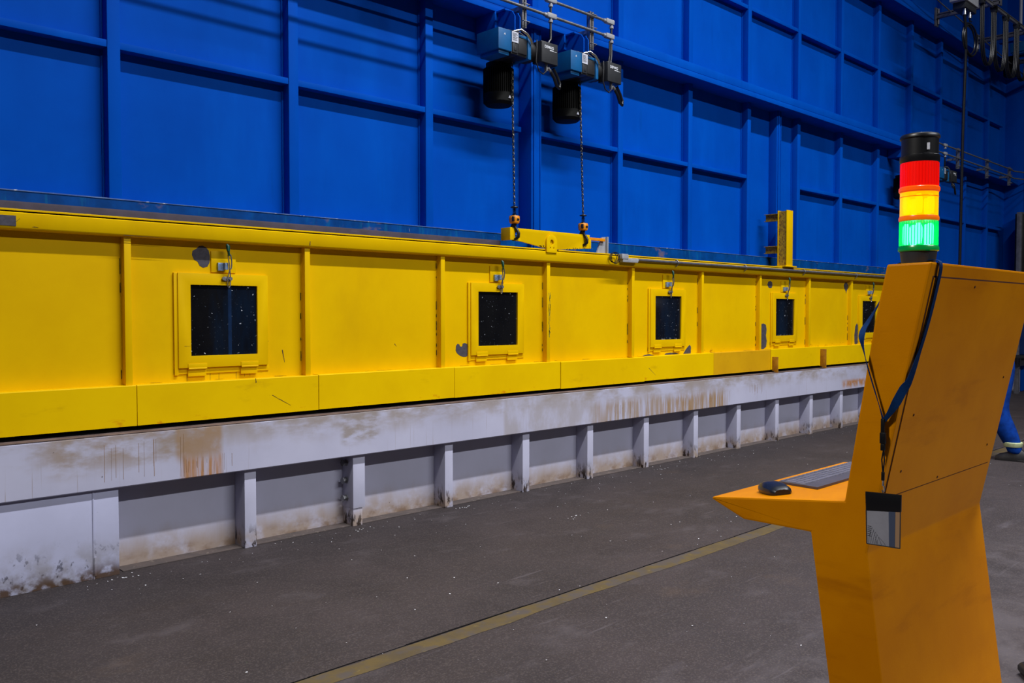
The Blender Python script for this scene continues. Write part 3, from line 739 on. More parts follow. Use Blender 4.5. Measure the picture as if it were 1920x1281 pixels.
h1 = hoist(5.216, 'blue and black electric chain hoist, its hook in the left end of the lifting beam', .03)
h2 = hoist(6.09, 'blue and black electric chain hoist, its hook in the right end of the lifting beam', .05)
def retract(h):   # hoists whose chain is wound in
    for o in list(h.children):
        if o.name.split('.')[0] in ('chain', 'chain_stop', 'hook_block'):
            for c in list(o.children): bpy.data.objects.remove(c)
            bpy.data.objects.remove(o)
h3 = copy_tree(h1); h3.location.x = 14.82; h3['label'] = 'distant chain hoist showing its control box just right of the red lens'
h5 = copy_tree(h1); h5.location.x = 13.86; h5['label'] = 'distant chain hoist hidden behind the signal light, only its left edge showing'
h4 = copy_tree(h1); h4.location = (18.12, 5.13, 5.94); h4['label'] = 'chain hoist by the right frame edge, below the hanging cable loops'

for h in (h3, h4, h5): retract(h)
# lifting beam across the two hooks
lbm = thing('lifting_beam', 'yellow spreader beam hanging from the two hoist hooks on top of the barrier', 'lifting beam', (5.66, 5.36, 2.13))
def oval(x, z, rx, rz, n=14): return [(x + rx * math.cos(2 * math.pi * i / n), z + rz * math.sin(2 * math.pi * i / n)) for i in range(n)]
b = MB(); b.prism([(5.165, 2.19), (5.30, 2.178), (5.62, 2.133), (5.80, 2.135), (6.19, 2.166), (6.19, 2.292), (5.165, 2.292)], 'Y', 5.346, 5.366, holes=[oval(5.235, 2.222, .024, .042), oval(6.135, 2.214, .024, .042)], bev=.0015)
b.build('beam_plate', 'yellow', lbm)
b = MB(); b.box(5.14, 5.165, 5.335, 5.45, 2.185, 2.293, .002); b.box(6.17, 6.20, 5.366, 5.43, 2.17, 2.285, .002); b.box(6.19, 6.21, 5.345, 5.40, 2.165, 2.25, .004)
b.build('end_plates', 'yellow', lbm)
b = MB(); b.box(6.20, 6.42, 5.35, 5.37, 2.245, 2.272, .002); b.build('guide_bar', 'hookorange', lbm)
b = MB()
for i in range(24): b.box(0, .012, 5.3448, 5.3465, 0, random.uniform(.004, .01)); 
for j, v in enumerate(b.bm.verts): pass
b.bm.clear()
for i in range(34):
    x = random.choice([random.uniform(5.50, 5.60), random.uniform(5.78, 6.15)])
    zb = 2.133 + (x - 5.80) * .0795 if x > 5.8 else (2.178 - (x - 5.3) * .1406 if x < 5.62 else 2.135)
    z = zb + abs(random.gauss(.002, .006)); b.box(x, x + random.uniform(.004, .014), 5.3452, 5.3465, z, z + random.uniform(.003, .007))
b.build('paint_chips', 'plastic', lbm)['kind'] = 'stuff'

# ------------------------------------------------------------------ conduit racks
def rack(name, lbl, x0, x1, posts, tees, y=5.25, group=None, bend=False):
    r = thing(name, lbl, 'pipes', ((x0 + x1) / 2, y, 4.0), group)
    for z in (4.15, 4.285):
        b = MB()
        pts = [(x0, y, z), (x1, y, z)]
        if bend: pts = [(x0, y, z), (x1, y, z), (x1 + .35, y + .02, z - .005), (x1 + 1.0, y - .15, z + .0), (x1 + 2.2, y - .22, z)]
        b.tube(pts, .0125, 10); b.build('pipe', 'galv', r)
    for x in posts:
        b = MB(); b.box(x, x + .018, y + .014, y + .05, 3.985, 4.33); b.box(x + .034, x + .052, y + .014, y + .05, 3.985, 4.33); b.box(x, x + .052, y + .045, y + .055, 3.985, 4.33)
        b.box(x + .005, x + .047, y + .05, 5.449, 4.135, 4.17)
        s_ = b.build('strut', 'galv', r)
        b = MB()
        for z in (4.165, 4.285, 4.02): b.tube([(x - .02, y + .035, z), (x - .01, y - .013, z + .012), (x + .062, y - .013, z + .012), (x + .07, y + .035, z)], .005, 6)
        b.build('pipe_clamp', 'galv', s_)
    for x, z, end in tees:
        b = MB(); b.box(x - .055, x + .06, y - .022, y + .022, z - .02, z + .024, .01)
        b.lathe([(.02, z - .055), (.02, z - .035), (.014, z - .035), (.014, z - .02)], (x + (.035 if end else 0), y, 0), 10)
        b.lathe([(.016, -.085), (.016, -.05)], (x, y, z), 10, 'X')
        b.build('fitting', 'greybox', r)
    return r
ra = rack('conduit_rack', 'pair of grey conduit pipes clamped above the two near chain hoists', 2.0, 6.33, (2.9, 4.05, 5.215, 6.09), [(5.55, 4.15, 0), (5.55, 4.285, 0), (6.345, 4.15, 1), (6.345, 4.285, 1)], group='conduit racks on the blue wall')
b = MB(); b.tube([(5.55, 5.25, 4.11), (5.55, 5.25, 3.95), (5.48, 5.23, 3.88)], .011, 8); b.build('drop_cable', 'plastic', ra)
b = MB(); b.tube([(5.55, 5.25, 4.24), (5.55, 5.25, 4.17)], .011, 8); b.build('drop_cable', 'plastic', ra)
b = MB(); b.tube([(6.38, 5.25, 4.11), (6.38, 5.25, 3.98), (6.34, 5.23, 3.88)], .011, 8); b.tube([(6.355, 5.25, 4.11), (6.355, 5.25, 3.98), (6.31, 5.23, 3.88)], .008, 8); b.tube([(6.38, 5.25, 4.25), (6.38, 5.25, 4.17)], .011, 8); b.build('drop_cable', 'plastic', ra)
rb_ = rack('conduit_rack', 'pair of grey conduit pipes crossing the wall to its far corner', 14.3, 18.1, (15.5, 16.95, 18.2), [(14.85, 4.15, 0), (14.85, 4.285, 0)], bend=True, group='conduit racks on the blue wall')
b = MB(); b.tube([(14.85, 5.25, 4.11), (14.85, 5.25, 3.95), (15.05, 5.23, 3.88)], .011, 8); b.build('drop_cable', 'plastic', rb_)

# ------------------------------------------------------------------ festoon cable at the upper right
fs = thing('cable_festoon', 'black flat cables looping under a steel rail on wall brackets, upper right', 'cable track', (16, 4.7, 5.6))
RY = 4.60; RZ = 6.37
b = MB(); b.box(13.4, 24, RY - .02, RY + .02, RZ - .02, RZ + .025, .003); b.box(13.4, 24, RY - .03, RY + .03, RZ + .022, RZ + .030); b.build('rail', 'galv', fs)
for x in (14.90, 16.80, 18.72, 20.6):
    b = MB(); b.box(x - .03, x + .03, RY - .12, 5.43, RZ - .005, RZ + .04, .003); b.box(x - .032, x + .032, RY - .12, 5.43, RZ + .052, RZ + .075, .003); b.box(x - .03, x + .03, RY - .13, RY - .10, RZ - .03, RZ + .1, .003)
    b.build('bracket_arm', 'conduit', fs)
    b = MB(); b.box(x - .05, x + .05, 5.42, 5.449, RZ - .13, RZ + .17, .004); b.tube([(x + .0, 5.40, RZ - .1), (x + .0, 5.40, RZ + .15)], .014, 6); b.build('mount_plate', 'conduit', fs)
lx = [14.42, 14.98, 15.56, 16.12, 16.70, 17.3]
dep = [.66, .88, .86, .86, .80, .8]
for i, x in enumerate(lx):
    b = MB(); b.box(x - .045, x + .045, RY - .04, RY + .04, RZ - .09, RZ - .02, .01); b.lathe([(.03, -.05), (.03, .05)], (x, RY, RZ - .02), 10, 'Y'); b.build('cable_trolley', 'charcoal', fs)
for i, (xa, xb) in enumerate(zip(lx, lx[1:])):
    b = MB(); pts = []
    d_ = dep[i + 1]; wdt = (xb - xa) / 2 - .03
    n = 22
    for k in range(n + 1):
        t = k / n
        xx = (xa + xb) / 2 - wdt * math.cos(math.pi * t)
        s_ = math.sin(math.pi * t)
        zz = RZ - .08 - d_ * (s_ ** .42)
        pts.append((xx, RY, zz))
    for q in (-.022, 0, .022):
        b.tube([(p[0], p[1] + q, p[2]) for p in pts], .0115, 6)
    b.build('cable_loop', 'plastic', fs)
b = MB(); b.tube([(12.6, 5.0, 6.62), (14.3, 5.0, 6.30), (18.5, 5.0, 5.55), (22, 5.0, 4.95)], .008, 6)
jb = thing('junction_box', 'pale grey junction box hanging at the top edge with two cable glands', 'junction box', (13.7, 4.6, 6.08))
b2 = MB(); b2.box(13.42, 13.98, 4.50, 4.72, 6.085, 6.42, .01); b2.build('box', 'greybox', jb)
b2 = MB(); b2.box(13.50, 13.95, 4.52, 4.70, 5.99, 6.085, .01); b2.build('terminal_strip', 'charcoal', jb)
for x in (13.57, 13.78):
    b2 = MB(); b2.lathe([(.03, 5.90), (.03, 5.95), (.022, 5.95), (.022, 5.995)], (x, 4.56, 0), 10); b2.build('cable_gland', 'steel', jb)
b.bm.free()
b = MB()
b.tube([(13.57, 4.56, 5.91), (13.62, 4.56, 5.75), (13.68, 4.57, 5.5), (13.70, 4.58, 5.2), (13.70, 4.6, 4.2), (13.74, 4.62, 3.2), (13.78, 4.64, 2.2), (13.80, 4.66, 1.0), (13.80, 4.66, .03)], .022, 8)
tag(recenter(b.build('hanging_cable', 'plastic')), 'long black cable dropping straight down in front of the blue wall', 'cable')
b = MB()
for q, r_ in ((0, .24), (1, .26), (2, .225)):
    b.tube([(13.86 + q * .01 + r_ * 1.15 * math.sin(t), 4.56 + .02 * q, 5.60 + q * .01 + r_ * .92 * math.cos(t)) for t in [2 * math.pi * i / 28 for i in range(28)]], .012, 6, closed=True)
b.tube([(13.78, 4.56, 5.91), (13.80, 4.56, 5.86), (13.86, 4.56, 5.87)], .012, 6)
tag(recenter(b.build('cable_coil', 'plastic')), 'coil of black cable hanging below the grey junction box', 'cable')
b = MB(); b.tube([(18.45, 5.2, 6.95), (18.45, 5.2, 9.2)], .03, 10); b.lathe([(.03, 6.88), (.045, 6.9), (.045, 6.95), (.03, 6.97)], (18.45, 5.2, 0), 10)
tag(recenter(b.build('drain_pipe', 'label')), 'thin white vertical pipe in the upper right corner', 'pipe')
b = MB(); b.tube([(12.9, 5.20, 6.62), (14.4, 5.2, 6.45), (22, 5.2, 5.9)], .010, 6)
tag(recenter(b.build('guide_wire', 'conduit')), 'thin grey line sloping behind the hanging cable loops', 'wire')

# equipment past the end of the barrier
gc = thing('door_guide', 'dark steel guide with a grey edge post past the far end of the blue wall', 'guide', (19.0, 5.2, 0))
b = MB(); b.box(18.72, 18.80, 5.20, 5.28, 0.0, 3.52, .004); b.build('edge_post', 'conduit', gc)
b = MB(); b.box(18.80, 19.1, 5.22, 5.33, 1.9, 3.50, .01); b.box(18.80, 18.86, 5.18, 5.22, 2.0, 3.45, .005); b.build('guide_body', 'black', gc)
b = MB(); b.box(19.15, 19.38, 5.10, 5.33, 2.3, 3.56, .01); b.build('side_cabinet', 'conduit', gc)
b = MB()
for z in (3.40, 3.2, 2.6): b.tube([(18.95, 5.18, z), (19.2, 5.12, z + .03)], .03, 8)
b.build('guide_rollers', 'black', gc)
bb = thing('blue_cabinet', 'dark blue cabinet above a black ledge, right of the console and behind the person', 'cabinet', (19.2, 5.1, .70))
b = MB(); b.box(18.75, 19.38, 5.0, 5.24, .76, 1.95, .015); b.build('cabinet_body', 'darkblue', bb)
b = MB(); b.box(18.45, 19.38, 4.95, 5.24, .70, .755, .01); b.box(18.5, 19.3, 5.0, 5.1, .66, .70); b.build('ledge', 'black', bb)

# ------------------------------------------------------------------ operator console
XC, XW = 2.0, 2.78
cs = thing('operator_console', 'orange steel operator console seen from behind, desk sticking out toward the barrier', 'console', (2.39, .9, 0))
prof = [(.731, 1.666), (.868, .987), (.742, 0.03), (.868, 0.03), (1.008, 1.012), (1.194, 1.012), (1.288, 1.050), (1.292, 1.056), (1.284, 1.0585), (.923, 1.103), (.856, 1.536), (.830, 1.664)]
b = MB(); b.prism(prof, 'X', XC, XW, bev=.005); body = b.build('console_body', 'console', cs)
for p in body.data.polygons: p.use_smooth = False
b = MB(); b.box(XC - .05, XW + .05, .66, .95, 0.0, .03, .006); b.build('base_plate', 'black', cs)
# rear panel on the tilted back
e = Vector((0, .868 - .731, .987 - 1.666)).normalized(); nrm = Vector((0, e.z, -e.y))
def back(x, d, off=0.0):      # d = distance down the back face
    return Vector((x, .731, 1.666)) + e * d + nrm * off
LD = math.hypot(.868 - .731, .679)
def slab(x0, x1, d0, d1, t0, t1, mat, name, parent):
    b = MB(); q = []
    for t in (t0, t1):
        q += [b.bm.verts.new(back(x0, d0, t)), b.bm.verts.new(back(x1, d0, t)), b.bm.verts.new(back(x1, d1, t)), b.bm.verts.new(back(x0, d1, t))]
    for f in ((0, 1, 2, 3), (7, 6, 5, 4), (0, 4, 5, 1), (1, 5, 6, 2), (2, 6, 7, 3), (3, 7, 4, 0)): b.bm.faces.new([q[i] for i in f])
    bmesh.ops.recalc_face_normals(b.bm, faces=b.bm.faces)
    return b.build(name, mat, parent)
slab(XC + .024, XW - .024, .031, .562, .0, .0006, 'panelseam', 'panel_gap', cs)
rp = slab(XC + .0275, XW - .0275, .0345, .5585, .0, .0022, 'console', 'rear_panel', cs)
for x, d in ((2.09, .50), (2.70, .50), (2.09, .36), (2.70, .30), (2.3, .05), (2.72, .05), (2.35, .55)):
    b = MB(); c = back(x, d, .002); b.tube([c, c + nrm * .0016], .0030, 8); b.build('screw', 'panelseam', rp)
# screen on the operator's side
b = MB()
A = Vector((0, .856 + .002, 1.536)); q = []
fe = Vector((0, .921 - .856, 1.11 - 1.536)).normalized(); fn = Vector((0, -fe.z, fe.y))
for t in (.0, .006):
    for (x, d) in ((2.10, .02), (2.68, .02), (2.68, .36), (2.10, .36)):
        p = Vector((x, .8565, 1.53)) + fe * d + fn * t; q.append(b.bm.verts.new(p))
for f in ((0, 1, 2, 3), (7, 6, 5, 4), (0, 4, 5, 1), (1, 5, 6, 2), (2, 6, 7, 3), (3, 7, 4, 0)): b.bm.faces.new([q[i] for i in f])
bmesh.ops.recalc_face_normals(b.bm, faces=b.bm.faces)
b.build('screen', 'pane', cs)

# signal light on top
BXc, BYc, BR = 2.062, .784, .0415
sl = thing('signal_light', 'signal light with lit green, amber and red lenses standing on the orange console', 'signal light', (BXc, BYc, 1.666))
def ring(name, mat, prof, parent=sl):
    b = MB(); b.lathe(prof, (BXc, BYc, 0), 40); return b.build(name, mat, parent)
zt = 1.6655
ring('base', 'charcoal', [(.036, zt), (.0365, zt + .004), (.039, zt + .024), (.0395, zt + .030)])
gl = ring('green_lens', 'greenlens', [(.0405, zt + .040), (.0405, zt + .098)])
ring('green_collar', 'greenbase', [(.0410, zt + .028), (.0435, zt + .030), (.0435, zt + .037), (.0415, zt + .041)], gl)
b = MB()
for k in range(40):
    a = k * 2 * math.pi / 40; b.box(BXc + .0400, BXc + .0416, BYc - .0009, BYc + .0009, zt + .042, zt + .096, rot=Matrix.Rotation(a, 3, 'Z'), at=(BXc, BYc, zt + .07))
b.build('lens_ribs', 'greenlens', gl)
b = MB()
for a in (3.5, 4.7, 5.9, .8, 2.0):
    b.lathe([(.0065, zt + .045), (.008, zt + .06), (.008, zt + .082), (.005, zt + .092)], (BXc + .026 * math.cos(a), BYc + .026 * math.sin(a), 0), 12)
b.build('green_lamp', 'led_g', gl)
al = ring('amber_lens', 'amberlens', [(.0405, zt + .108), (.0405, zt + .166)])
ring('amber_collar', 'amberbase', [(.0400, zt + .097), (.0425, zt + .099), (.0430, zt + .104), (.0415, zt + .109)], al)
b = MB()
for a in (3.5, 4.7, 5.9, .8, 2.0):
    b.lathe([(.0065, zt + .115), (.008, zt + .128), (.008, zt + .148), (.005, zt + .158)], (BXc + .026 * math.cos(a), BYc + .026 * math.sin(a), 0), 12)
b.build('amber_lamp', 'led_y', al)
ring('amber_rim', 'amberbase', [(.0412, zt + .152), (.0412, zt + .1535)], al)
rl = ring('red_lens', 'redlens', [(.0402, zt + .174), (.0402, zt + .232)])
ring('red_collar', 'redbase', [(.0410, zt + .163), (.0435, zt + .166), (.0435, zt + .173), (.041, zt + .176)], rl)
b = MB()
for k in range(40):
    a = k * 2 * math.pi / 40; b.box(BXc + .0396, BXc + .0410, BYc - .0012, BYc + .0012, zt + .177, zt + .229, rot=Matrix.Rotation(a, 3, 'Z'), at=(BXc, BYc, zt + .2))
b.build('lens_ribs', 'redlens', rl)
cp = ring('cap', 'plastic', [(.0400, zt + .230), (.0425, zt + .234), (.0425, zt + .246), (.0395, zt + .248), (.0395, zt + .284), (.0425, zt + .286), (.0425, zt + .291), (.040, zt + .2945), (.010, zt + .296)])
b = MB(); b.box(BXc - .030, BXc - .026, BYc - .0320, BYc - .027, zt + .255, zt + .27); b.build('cap_mark', 'label', cp)

# keyboard and mouse on the sloping desk
de = Vector((0, .923 - 1.284, 1.103 - 1.0585)).normalized(); dn = Vector((0, de.z, -de.y)) * -1
if dn.z < 0: dn = -dn
def desk(x, y, h=0.0):
    t = (y - 1.284) / (.923 - 1.284)
    return Vector((x, y, 1.0585 + t * (1.103 - 1.0585))) + dn * h
def desk_box(b, x0, x1, y0, y1, h0, h1, ins=0.0, m=None):
    q = [b.bm.verts.new(desk(x, y, h0)) for x, y in ((x0, y0), (x1, y0), (x1, y1), (x0, y1))] + [b.bm.verts.new(desk(x, y, h1)) for x, y in ((x0 + ins, y0 + ins), (x1 - ins, y0 + ins), (x1 - ins, y1 - ins), (x0 + ins, y1 - ins))]
    fs = [b.bm.faces.new([q[i] for i in f]) for f in ((3, 2, 1, 0), (4, 5, 6, 7), (0, 1, 5, 4), (1, 2, 6, 5), (2, 3, 7, 6), (3, 0, 4, 7))]
    if m is not None:
        i = b._mi(m)
        for f in fs: f.material_index = i
kb = thing('keyboard', 'slim dark grey keyboard with grey keys lying on the orange desk', 'keyboard', desk(2.43, 1.17))
b = MB(); q = []
for h_ in (.0005, .0065): q += [b.bm.verts.new(desk(x, y, h_)) for x, y in ((2.165, 1.072), (2.72, 1.072), (2.72, 1.238), (2.265, 1.238))]
for f in ((3, 2, 1, 0), (4, 5, 6, 7), (0, 1, 5, 4), (1, 2, 6, 5), (2, 3, 7, 6), (3, 0, 4, 7)): b.bm.faces.new([q[i] for i in f])
bmesh.ops.recalc_face_normals(b.bm, faces=b.bm.faces); b.build('case', 'deskgrey', kb)
rowsY = [1.250, 1.232, 1.208, 1.184, 1.160, 1.136]
nk = 0
for r_, y in enumerate([1.233, 1.211, 1.189, 1.167, 1.145]):
    x = 2.176 + (y - .02 - 1.072) * .6; c = 0
    hgt = .012 if r_ == 0 else .019
    while x < 2.70 and nk < 99:
        w_ = .021
        if r_ == 4 and c == 3: w_ = .11
        if r_ in (2, 3) and c in (0,): w_ = .03
        b = MB(); desk_box(b, x, min(x + w_, 2.712), y - hgt * .93, y, .0065, .0095, .0012); b.build('key', 'keycap', kb); nk += 1
        x += w_ + .0042; c += 1
ms = MB()
def mouse(b):
    L_ = .112; c = (2.092, 1.158); ang = math.radians(-38)
    secs = []
    for i in range(13):
        t = i / 12; w_ = .5 * (.050 + .014 * math.sin(math.pi * min(1, t * 1.15)) - .018 * (t > .9) * (t - .9) * 10); hh = .012 + .017 * math.sin(math.pi * (.25 + .62 * (1 - t))) ** 1.3
        if i == 0: w_ *= .8; hh *= .8
        if i == 12: w_ *= .85; hh *= .75
        y = (t - .5) * L_; ring = []
        for x_, z_ in ((-1, .0), (-1.06, .25), (-1.0, .62), (-.72, .9), (-.3, 1.0), (.3, 1.0), (.72, .9), (1.0, .62), (1.06, .25), (1, 0)):
            px, py = x_ * w_, y
            X = c[0] + px * math.cos(ang) - py * math.sin(ang); Y = c[1] + px * math.sin(ang) + py * math.cos(ang)
            ring.append(b.bm.verts.new(desk(X, Y, .001 + z_ * hh)))
        secs.append(ring)
    for A_, B_ in zip(secs, secs[1:]):
        for k in range(len(A_)): 
            f = b.bm.faces.new((A_[k], A_[(k + 1) % len(A_)], B_[(k + 1) % len(A_)], B_[k])); f.smooth = True
    b.bm.faces.new(secs[0]); b.bm.faces.new(secs[-1][::-1])
    bmesh.ops.recalc_face_normals(b.bm, faces=b.bm.faces)
mr = thing('computer_mouse', 'black wireless mouse on the near corner of the orange desk', 'mouse', desk(2.083, 1.15))
mouse(ms); ms.build('mouse_shell', 'mouse', mr)
b = MB(); p = desk(2.083 - .026 * math.sin(math.radians(-38)) * 1, 1.150 + .026, .0225); b.lathe([(.006, -.003), (.0075, 0), (.006, .003)], p, 12, 'X'); b.build('scroll_wheel', 'plastic', mr)

# lanyard hung over the console
ln = thing('lanyard', 'navy blue lanyard draped over the console top with a badge holder at its end', 'lanyard', (2.0, .8, 1.0))
b = MB()
pts = [(2.055, .800, 1.6695), (2.050, .765, 1.671), (2.043, .737, 1.6715), (2.040, .726, 1.660), back(2.044, .045, .007), back(2.040, .13, .007), back(2.026, .205, .007), back(2.004, .268, .008), (1.994, .786, 1.380), (1.988, .799, 1.350), (1.988, .813, 1.325), (1.988, .826, 1.305)]
wd = [Vector((1, 0, 0))] * 7 + [Vector((1, -.4, .1)), Vector((.5, -1, .2)), Vector((.1, -1, .35)), Vector((0, -1, .4)), Vector((0, -1, .4))]
b.ribbon([tuple(p) for p in pts], wd, [.017] * 8 + [.019, .020, .013, .008], .0016)
b.build('rear_band', 'lanyard', ln)
b = MB()
pts = [(2.055, .800, 1.6695), (2.09, .838, 1.668), (2.11, .862, 1.64), (2.095, .885, 1.58), (2.07, .897, 1.54), (2.03, .897, 1.51), (2.0, .885, 1.488), (1.985, .872, 1.455), (1.984, .862, 1.42), (1.986, .847, 1.37), (1.988, .836, 1.333), (1.988, .828, 1.305)]
b.ribbon(pts, [Vector((1, 0, 0))] * 3 + [Vector((1, .4, .3)), Vector((.9, .6, .3)), Vector((.8, .8, .3)), Vector((.7, .7, .2)), Vector((.8, .4, 0)), Vector((.9, .25, 0)), Vector((.9, .25, 0)), Vector((.7, .4, 0)), Vector((.4, .6, 0))], [.017] * 7 + [.014, .011, .009, .008, .008], .0016)
b.build('front_band', 'lanyard', ln)
b = MB(); b.box(1.984, 1.991, .824, .833, 1.275, 1.31, .002); b.box(1.983, 1.992, .8215, .8345, 1.252, 1.278, .002); b.box(1.984, 1.991, .823, .833, 1.236, 1.252, .002)
b.build('buckle', 'clipblack', ln)
b = MB(); b.tube([(1.988, .8265, 1.24), (1.988, .8305, 1.215), (1.988, .8275, 1.185)], .0016, 6); b.tube([(1.988, .8265, 1.24), (1.988, .8245, 1.215), (1.988, .8265, 1.185)], .0016, 6); b.box(1.985, 1.990, .8235, .8305, 1.167, 1.187, .0015)
b.build('cord_loop', 'clipblack', ln)
b = MB(); b.tube([(1.988, .8265, 1.168), (1.988, .8265, 1.155)], .0022, 8); b.tube([(1.988, .824, 1.155), (1.987, .8235, 1.143), (1.988, .8265, 1.139), (1.988, .829, 1.145)], .0016, 6); b.build('swivel_clip', 'steel', ln)
bd = thing('badge', 'badge holder with a black top and grey card hanging on the console side', 'badge', (1.988, .826, 1.015), None)
b = MB(); b.prism([(.8670, 1.1360), (.7850, 1.1400), (.7850, 1.1010), (.8650, 1.0925)], 'X', 1.9855, 1.9905, bev=.0006); b.build('holder_top', 'clipblack', bd)
b = MB(); b.prism([(.8640, 1.094), (.7865, 1.1015), (.7865, 1.0180), (.8615, 1.0150)], 'X', 1.9868, 1.9898); cd_ = b.build('card', 'card', bd)
b = MB(); b.prism([(.8125, 1.0985), (.7975, 1.1005), (.7975, 1.0187), (.8105, 1.0178)], 'X', 1.9862, 1.9868); b.build('blue_band', 'cardblue', cd_)
b = MB(); b.prism([(.7970, 1.1005), (.7870, 1.1013), (.7870, 1.0187), (.7970, 1.0187)], 'X', 1.9862, 1.9868); b.build('tan_band', 'cardtan', cd_)
b = MB()
for k in range(5):
    b.tube([(1.9866, .858 - .005 * k, 1.0175), (1.9866, .856 - .0045 * k, 1.035 - .003 * k), (1.9866, .850 - .004 * k, 1.055 - .005 * k), (1.9866, .844 - .0052 * k, 1.04 - .004 * k), (1.9866, .838 - .005 * k, 1.0175)][:3 if k % 2 else 5], .0003, 4)
for k in range(6): b.box(1.9862, 1.9868, .852, .8605, 1.0335 + k * .0045, 1.0345 + k * .0045)
b.build('line_drawing', 'clipblack', cd_)
b = MB()
for (a0, a1) in (((.8645, 1.094), (.862, 1.0145)), ((.862, 1.0145), (.786, 1.0175)), ((.786, 1.0175), (.7862, 1.1015))):
    b.tube([(1.9865, *a0), (1.9865, *a1)], .0012, 6)
b.build('clear_sleeve', 'charcoal', bd)

# black hose on the floor beside the console
b = MB(); b.tube([(4.35, 1.02, .03), (4.12, 1.10, .03), (4.02, 1.02, .03), (3.9, .90, .03), (3.5, .8, .03), (2.8, .82, .03)], .028, 10)
tag(recenter(b.build('floor_cable', 'plastic')), 'thick black cable on the floor at the foot of the orange console', 'cable')

# ------------------------------------------------------------------ person in blue overalls
def skin(name, mat, chains, parent, levels=2, root=0):
    """chains: list of [(co, radius), ...]; a chain may start with an int = index of an existing vertex"""
    me = bpy.data.meshes.new(name); vs = []; es = []; rad = []
    for ch in chains:
        prev = None
        for it in ch:
            if isinstance(it, int): prev = it; continue
            vs.append(Vector(it[0])); rad.append(it[1])
            if prev is not None: es.append((prev, len(vs) - 1))
            prev = len(vs) - 1
    off = Vector((0, 0, 0)); r_ = parent
    while r_ is not None: off += r_.location; r_ = r_.parent
    me.from_pydata([v - off for v in vs], es, [])
    o = bpy.data.objects.new(name, me); COL.objects.link(o); o.parent = parent
    md = o.modifiers.new('skin', 'SKIN'); md.use_smooth_shade = True
    if not me.skin_vertices: 
        me.attributes.new('skin', 'FLOAT', 'POINT')
    sv = me.skin_vertices[0].data
    for i, r__ in enumerate(rad):
        rr = r__ if isinstance(r__, tuple) else (r__, r__)
        sv[i].radius = rr; sv[i].use_root = (i == root)
    ss = o.modifiers.new('sub', 'SUBSURF'); ss.levels = levels; ss.render_levels = levels
    me.materials.append(M[mat]); return o
pr = thing('person', 'person in blue overalls with a reflective ankle band, walking behind the orange console', 'person', (10.2, 3.0, 0))
P0 = (10.24, 3.02)
hA, kA, aA = (10.19, 2.99, .90), (10.14, 3.005, .50), (10.12, 2.815, .11)
hB, kB, aB = (10.37, 3.03, .90), (10.39, 3.24, .51), (10.41, 3.33, .11)
torso = [((10.28, 3.01, .95), .135), ((10.28, 3.06, 1.12), .125), ((10.28, 3.12, 1.30), .15), ((10.28, 3.16, 1.42), .11), ((10.28, 3.18, 1.49), .055)]
chains = [torso + [((10.28, 3.20, 1.56), .06), ((10.28, 3.215, 1.63), .085), ((10.28, 3.215, 1.70), .07)],
          [0, (hA, .10), (kA, .06), (aA, .04), ((10.12, 2.83, .05), .035), ((10.105, 2.93, .035), .035), ((10.10, 2.99, .03), .025)],
          [0, (hB, .10), (kB, .06), (aB, .04), ((10.41, 3.35, .05), .035), ((10.40, 3.45, .035), .035), ((10.40, 3.51, .03), .025)]]
arm = lambda s, e1, e2, wr: [3, ((10.28 + s * .19, 3.14, 1.40), .055), (e1, .042), (wr, .028)]
wA = (10.13, 3.42, 1.12); wB = (10.44, 3.36, 1.05)
chains.append([3, ((10.10, 3.14, 1.40), .055), ((10.04, 3.20, 1.14), .042), (wA, .026), ((wA[0] + .005, wA[1] + .06, wA[2] + .01), .034)])
nA = sum(len([i for i in c if not isinstance(i, int)]) for c in chains) - 1
chains.append([3, ((10.47, 3.14, 1.40), .055), ((10.53, 3.18, 1.13), .042), (wB, .026), ((wB[0] - .005, wB[1] + .06, wB[2]), .034)])
nB = nA + 4 + 0
nB = sum(len([i for i in c if not isinstance(i, int)]) for c in chains) - 1
for (pi, wr, sg) in ((nA, wA, 1), (nB, wB, -1)):
    for k in range(4):
        x = wr[0] + (-.03 + .02 * k); L_ = (.065, .078, .074, .058)[k]
        chains.append([pi, ((x, wr[1] + .10, wr[2] + .004), .009), ((x, wr[1] + .10 + L_ * .5, wr[2] - .008), .008), ((x, wr[1] + .10 + L_ * .8, wr[2] - .032), .007)])
    chains.append([pi, ((wr[0] + sg * .035, wr[1] + .05, wr[2] - .015), .011), ((wr[0] + sg * .042, wr[1] + .085, wr[2] - .035), .009)])
bodyo = skin('body', 'skin', chains, pr)
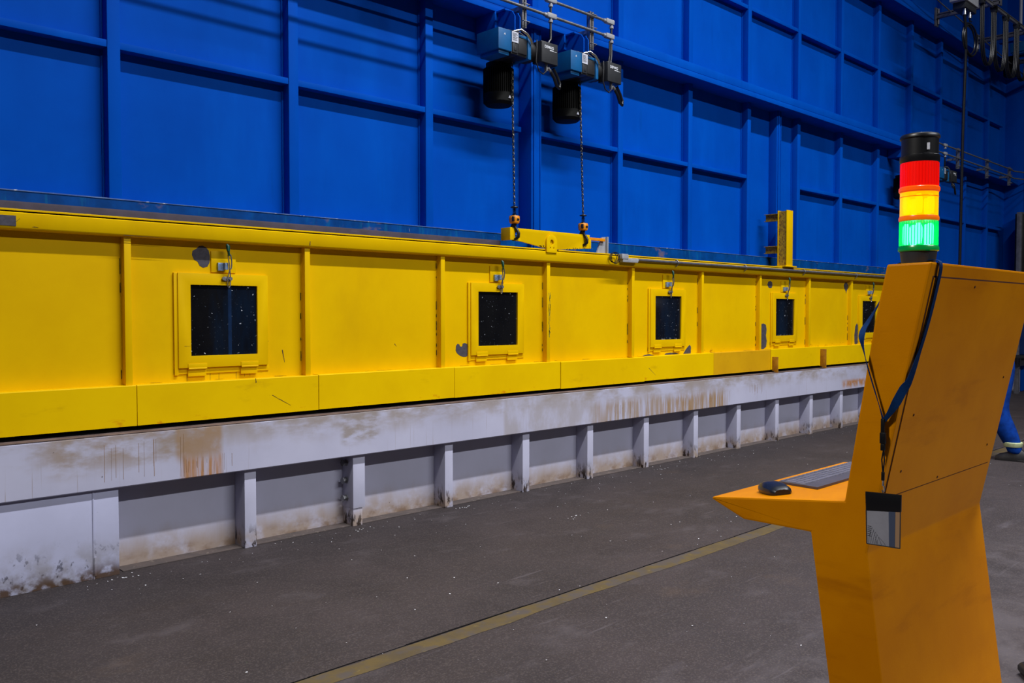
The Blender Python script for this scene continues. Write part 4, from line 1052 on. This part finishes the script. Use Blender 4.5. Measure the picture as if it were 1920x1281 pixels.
# face
b = MB(); b.tube([(10.28, 3.30, 1.655), (10.28, 3.315, 1.63), (10.28, 3.302, 1.622)], [.008, .014, .010], 8)
for s_ in (-1, 1): b.lathe([(.004, -.02), (.016, -.012), (.020, 0), (.010, .012)], (10.28 + s_ * .088, 3.205, 1.64), 8, 'X')
b.build('nose_and_ears', 'skin', bodyo)
b = MB()
for s_ in (-1, 1): b.lathe([(.003, -.004), (.009, 0), (.003, .004)], (10.28 + s_ * .03, 3.296, 1.655), 10, 'Y')
b.tube([(10.255, 3.294, 1.595), (10.28, 3.300, 1.592), (10.305, 3.294, 1.595)], .004, 6)
b.build('eyes_and_mouth', 'leather', bodyo)
oc = [[((10.28, 3.01, .95), .155), ((10.28, 3.06, 1.12), .145), ((10.28, 3.12, 1.30), .168), ((10.28, 3.15, 1.43), .13), ((10.28, 3.17, 1.49), .075)],
      [0, (hA, .135), ((10.165, 3.0, .70), .115), (kA, .10), ((10.13, 2.93, .34), .108), ((10.122, 2.86, .20), .088), ((10.12, 2.83, .11), .078), ((10.12, 2.84, .075), .075)],
      [0, (hB, .125), ((10.38, 3.13, .70), .105), (kB, .088), ((10.40, 3.30, .32), .088), ((10.41, 3.34, .11), .068)],
      [3, ((10.10, 3.14, 1.40), .075), ((10.04, 3.20, 1.14), .06), (wA, .045)],
      [3, ((10.47, 3.14, 1.40), .075), ((10.53, 3.18, 1.13), .06), (wB, .045)]]
ov = skin('overalls', 'overall', oc, bodyo)
for (x, y) in ((10.122, 2.85), (10.408, 3.335)):
    b = MB(); b.lathe([(.084, .150), (.088, .155), (.092, .195), (.086, .20)], (x, y, 0), 20); b.build('reflective_band', 'hivis', ov)
for (x, y) in ((10.12, 2.81), (10.41, 3.33)):
    b = MB()
    secs = [(-.075, .034, .095), (-.05, .046, .12), (0, .05, .13), (.05, .046, .11), (.11, .05, .082), (.16, .047, .068), (.195, .034, .045)]
    rg = []
    for dy, w_, h_ in secs:
        rg.append([b.bm.verts.new((x + a * w_ - dy * .12, y + dy, z_ * h_ + .0)) for a, z_ in ((-1, .0), (-1.05, .25), (-.85, .75), (-.4, 1), (.4, 1), (.85, .75), (1.05, .25), (1, 0))])
    for A_, B_ in zip(rg, rg[1:]):
        for k in range(8): b.bm.faces.new((A_[k], A_[(k + 1) % 8], B_[(k + 1) % 8], B_[k])).smooth = True
    b.bm.faces.new(rg[0]); b.bm.faces.new(rg[-1][::-1]); bmesh.ops.recalc_face_normals(b.bm, faces=b.bm.faces)
    b.box(x - .048, x + .044, y - .08, y + .19, 0, .018, .006)
    b.build('shoe', 'leather', bodyo)
b = MB(); b.lathe([(.135, 1.665), (.112, 1.672), (.112, 1.70), (.095, 1.745), (.055, 1.775), (.015, 1.782)], (10.28, 3.215, 0), 24); b.build('helmet', 'helmet', bodyo)
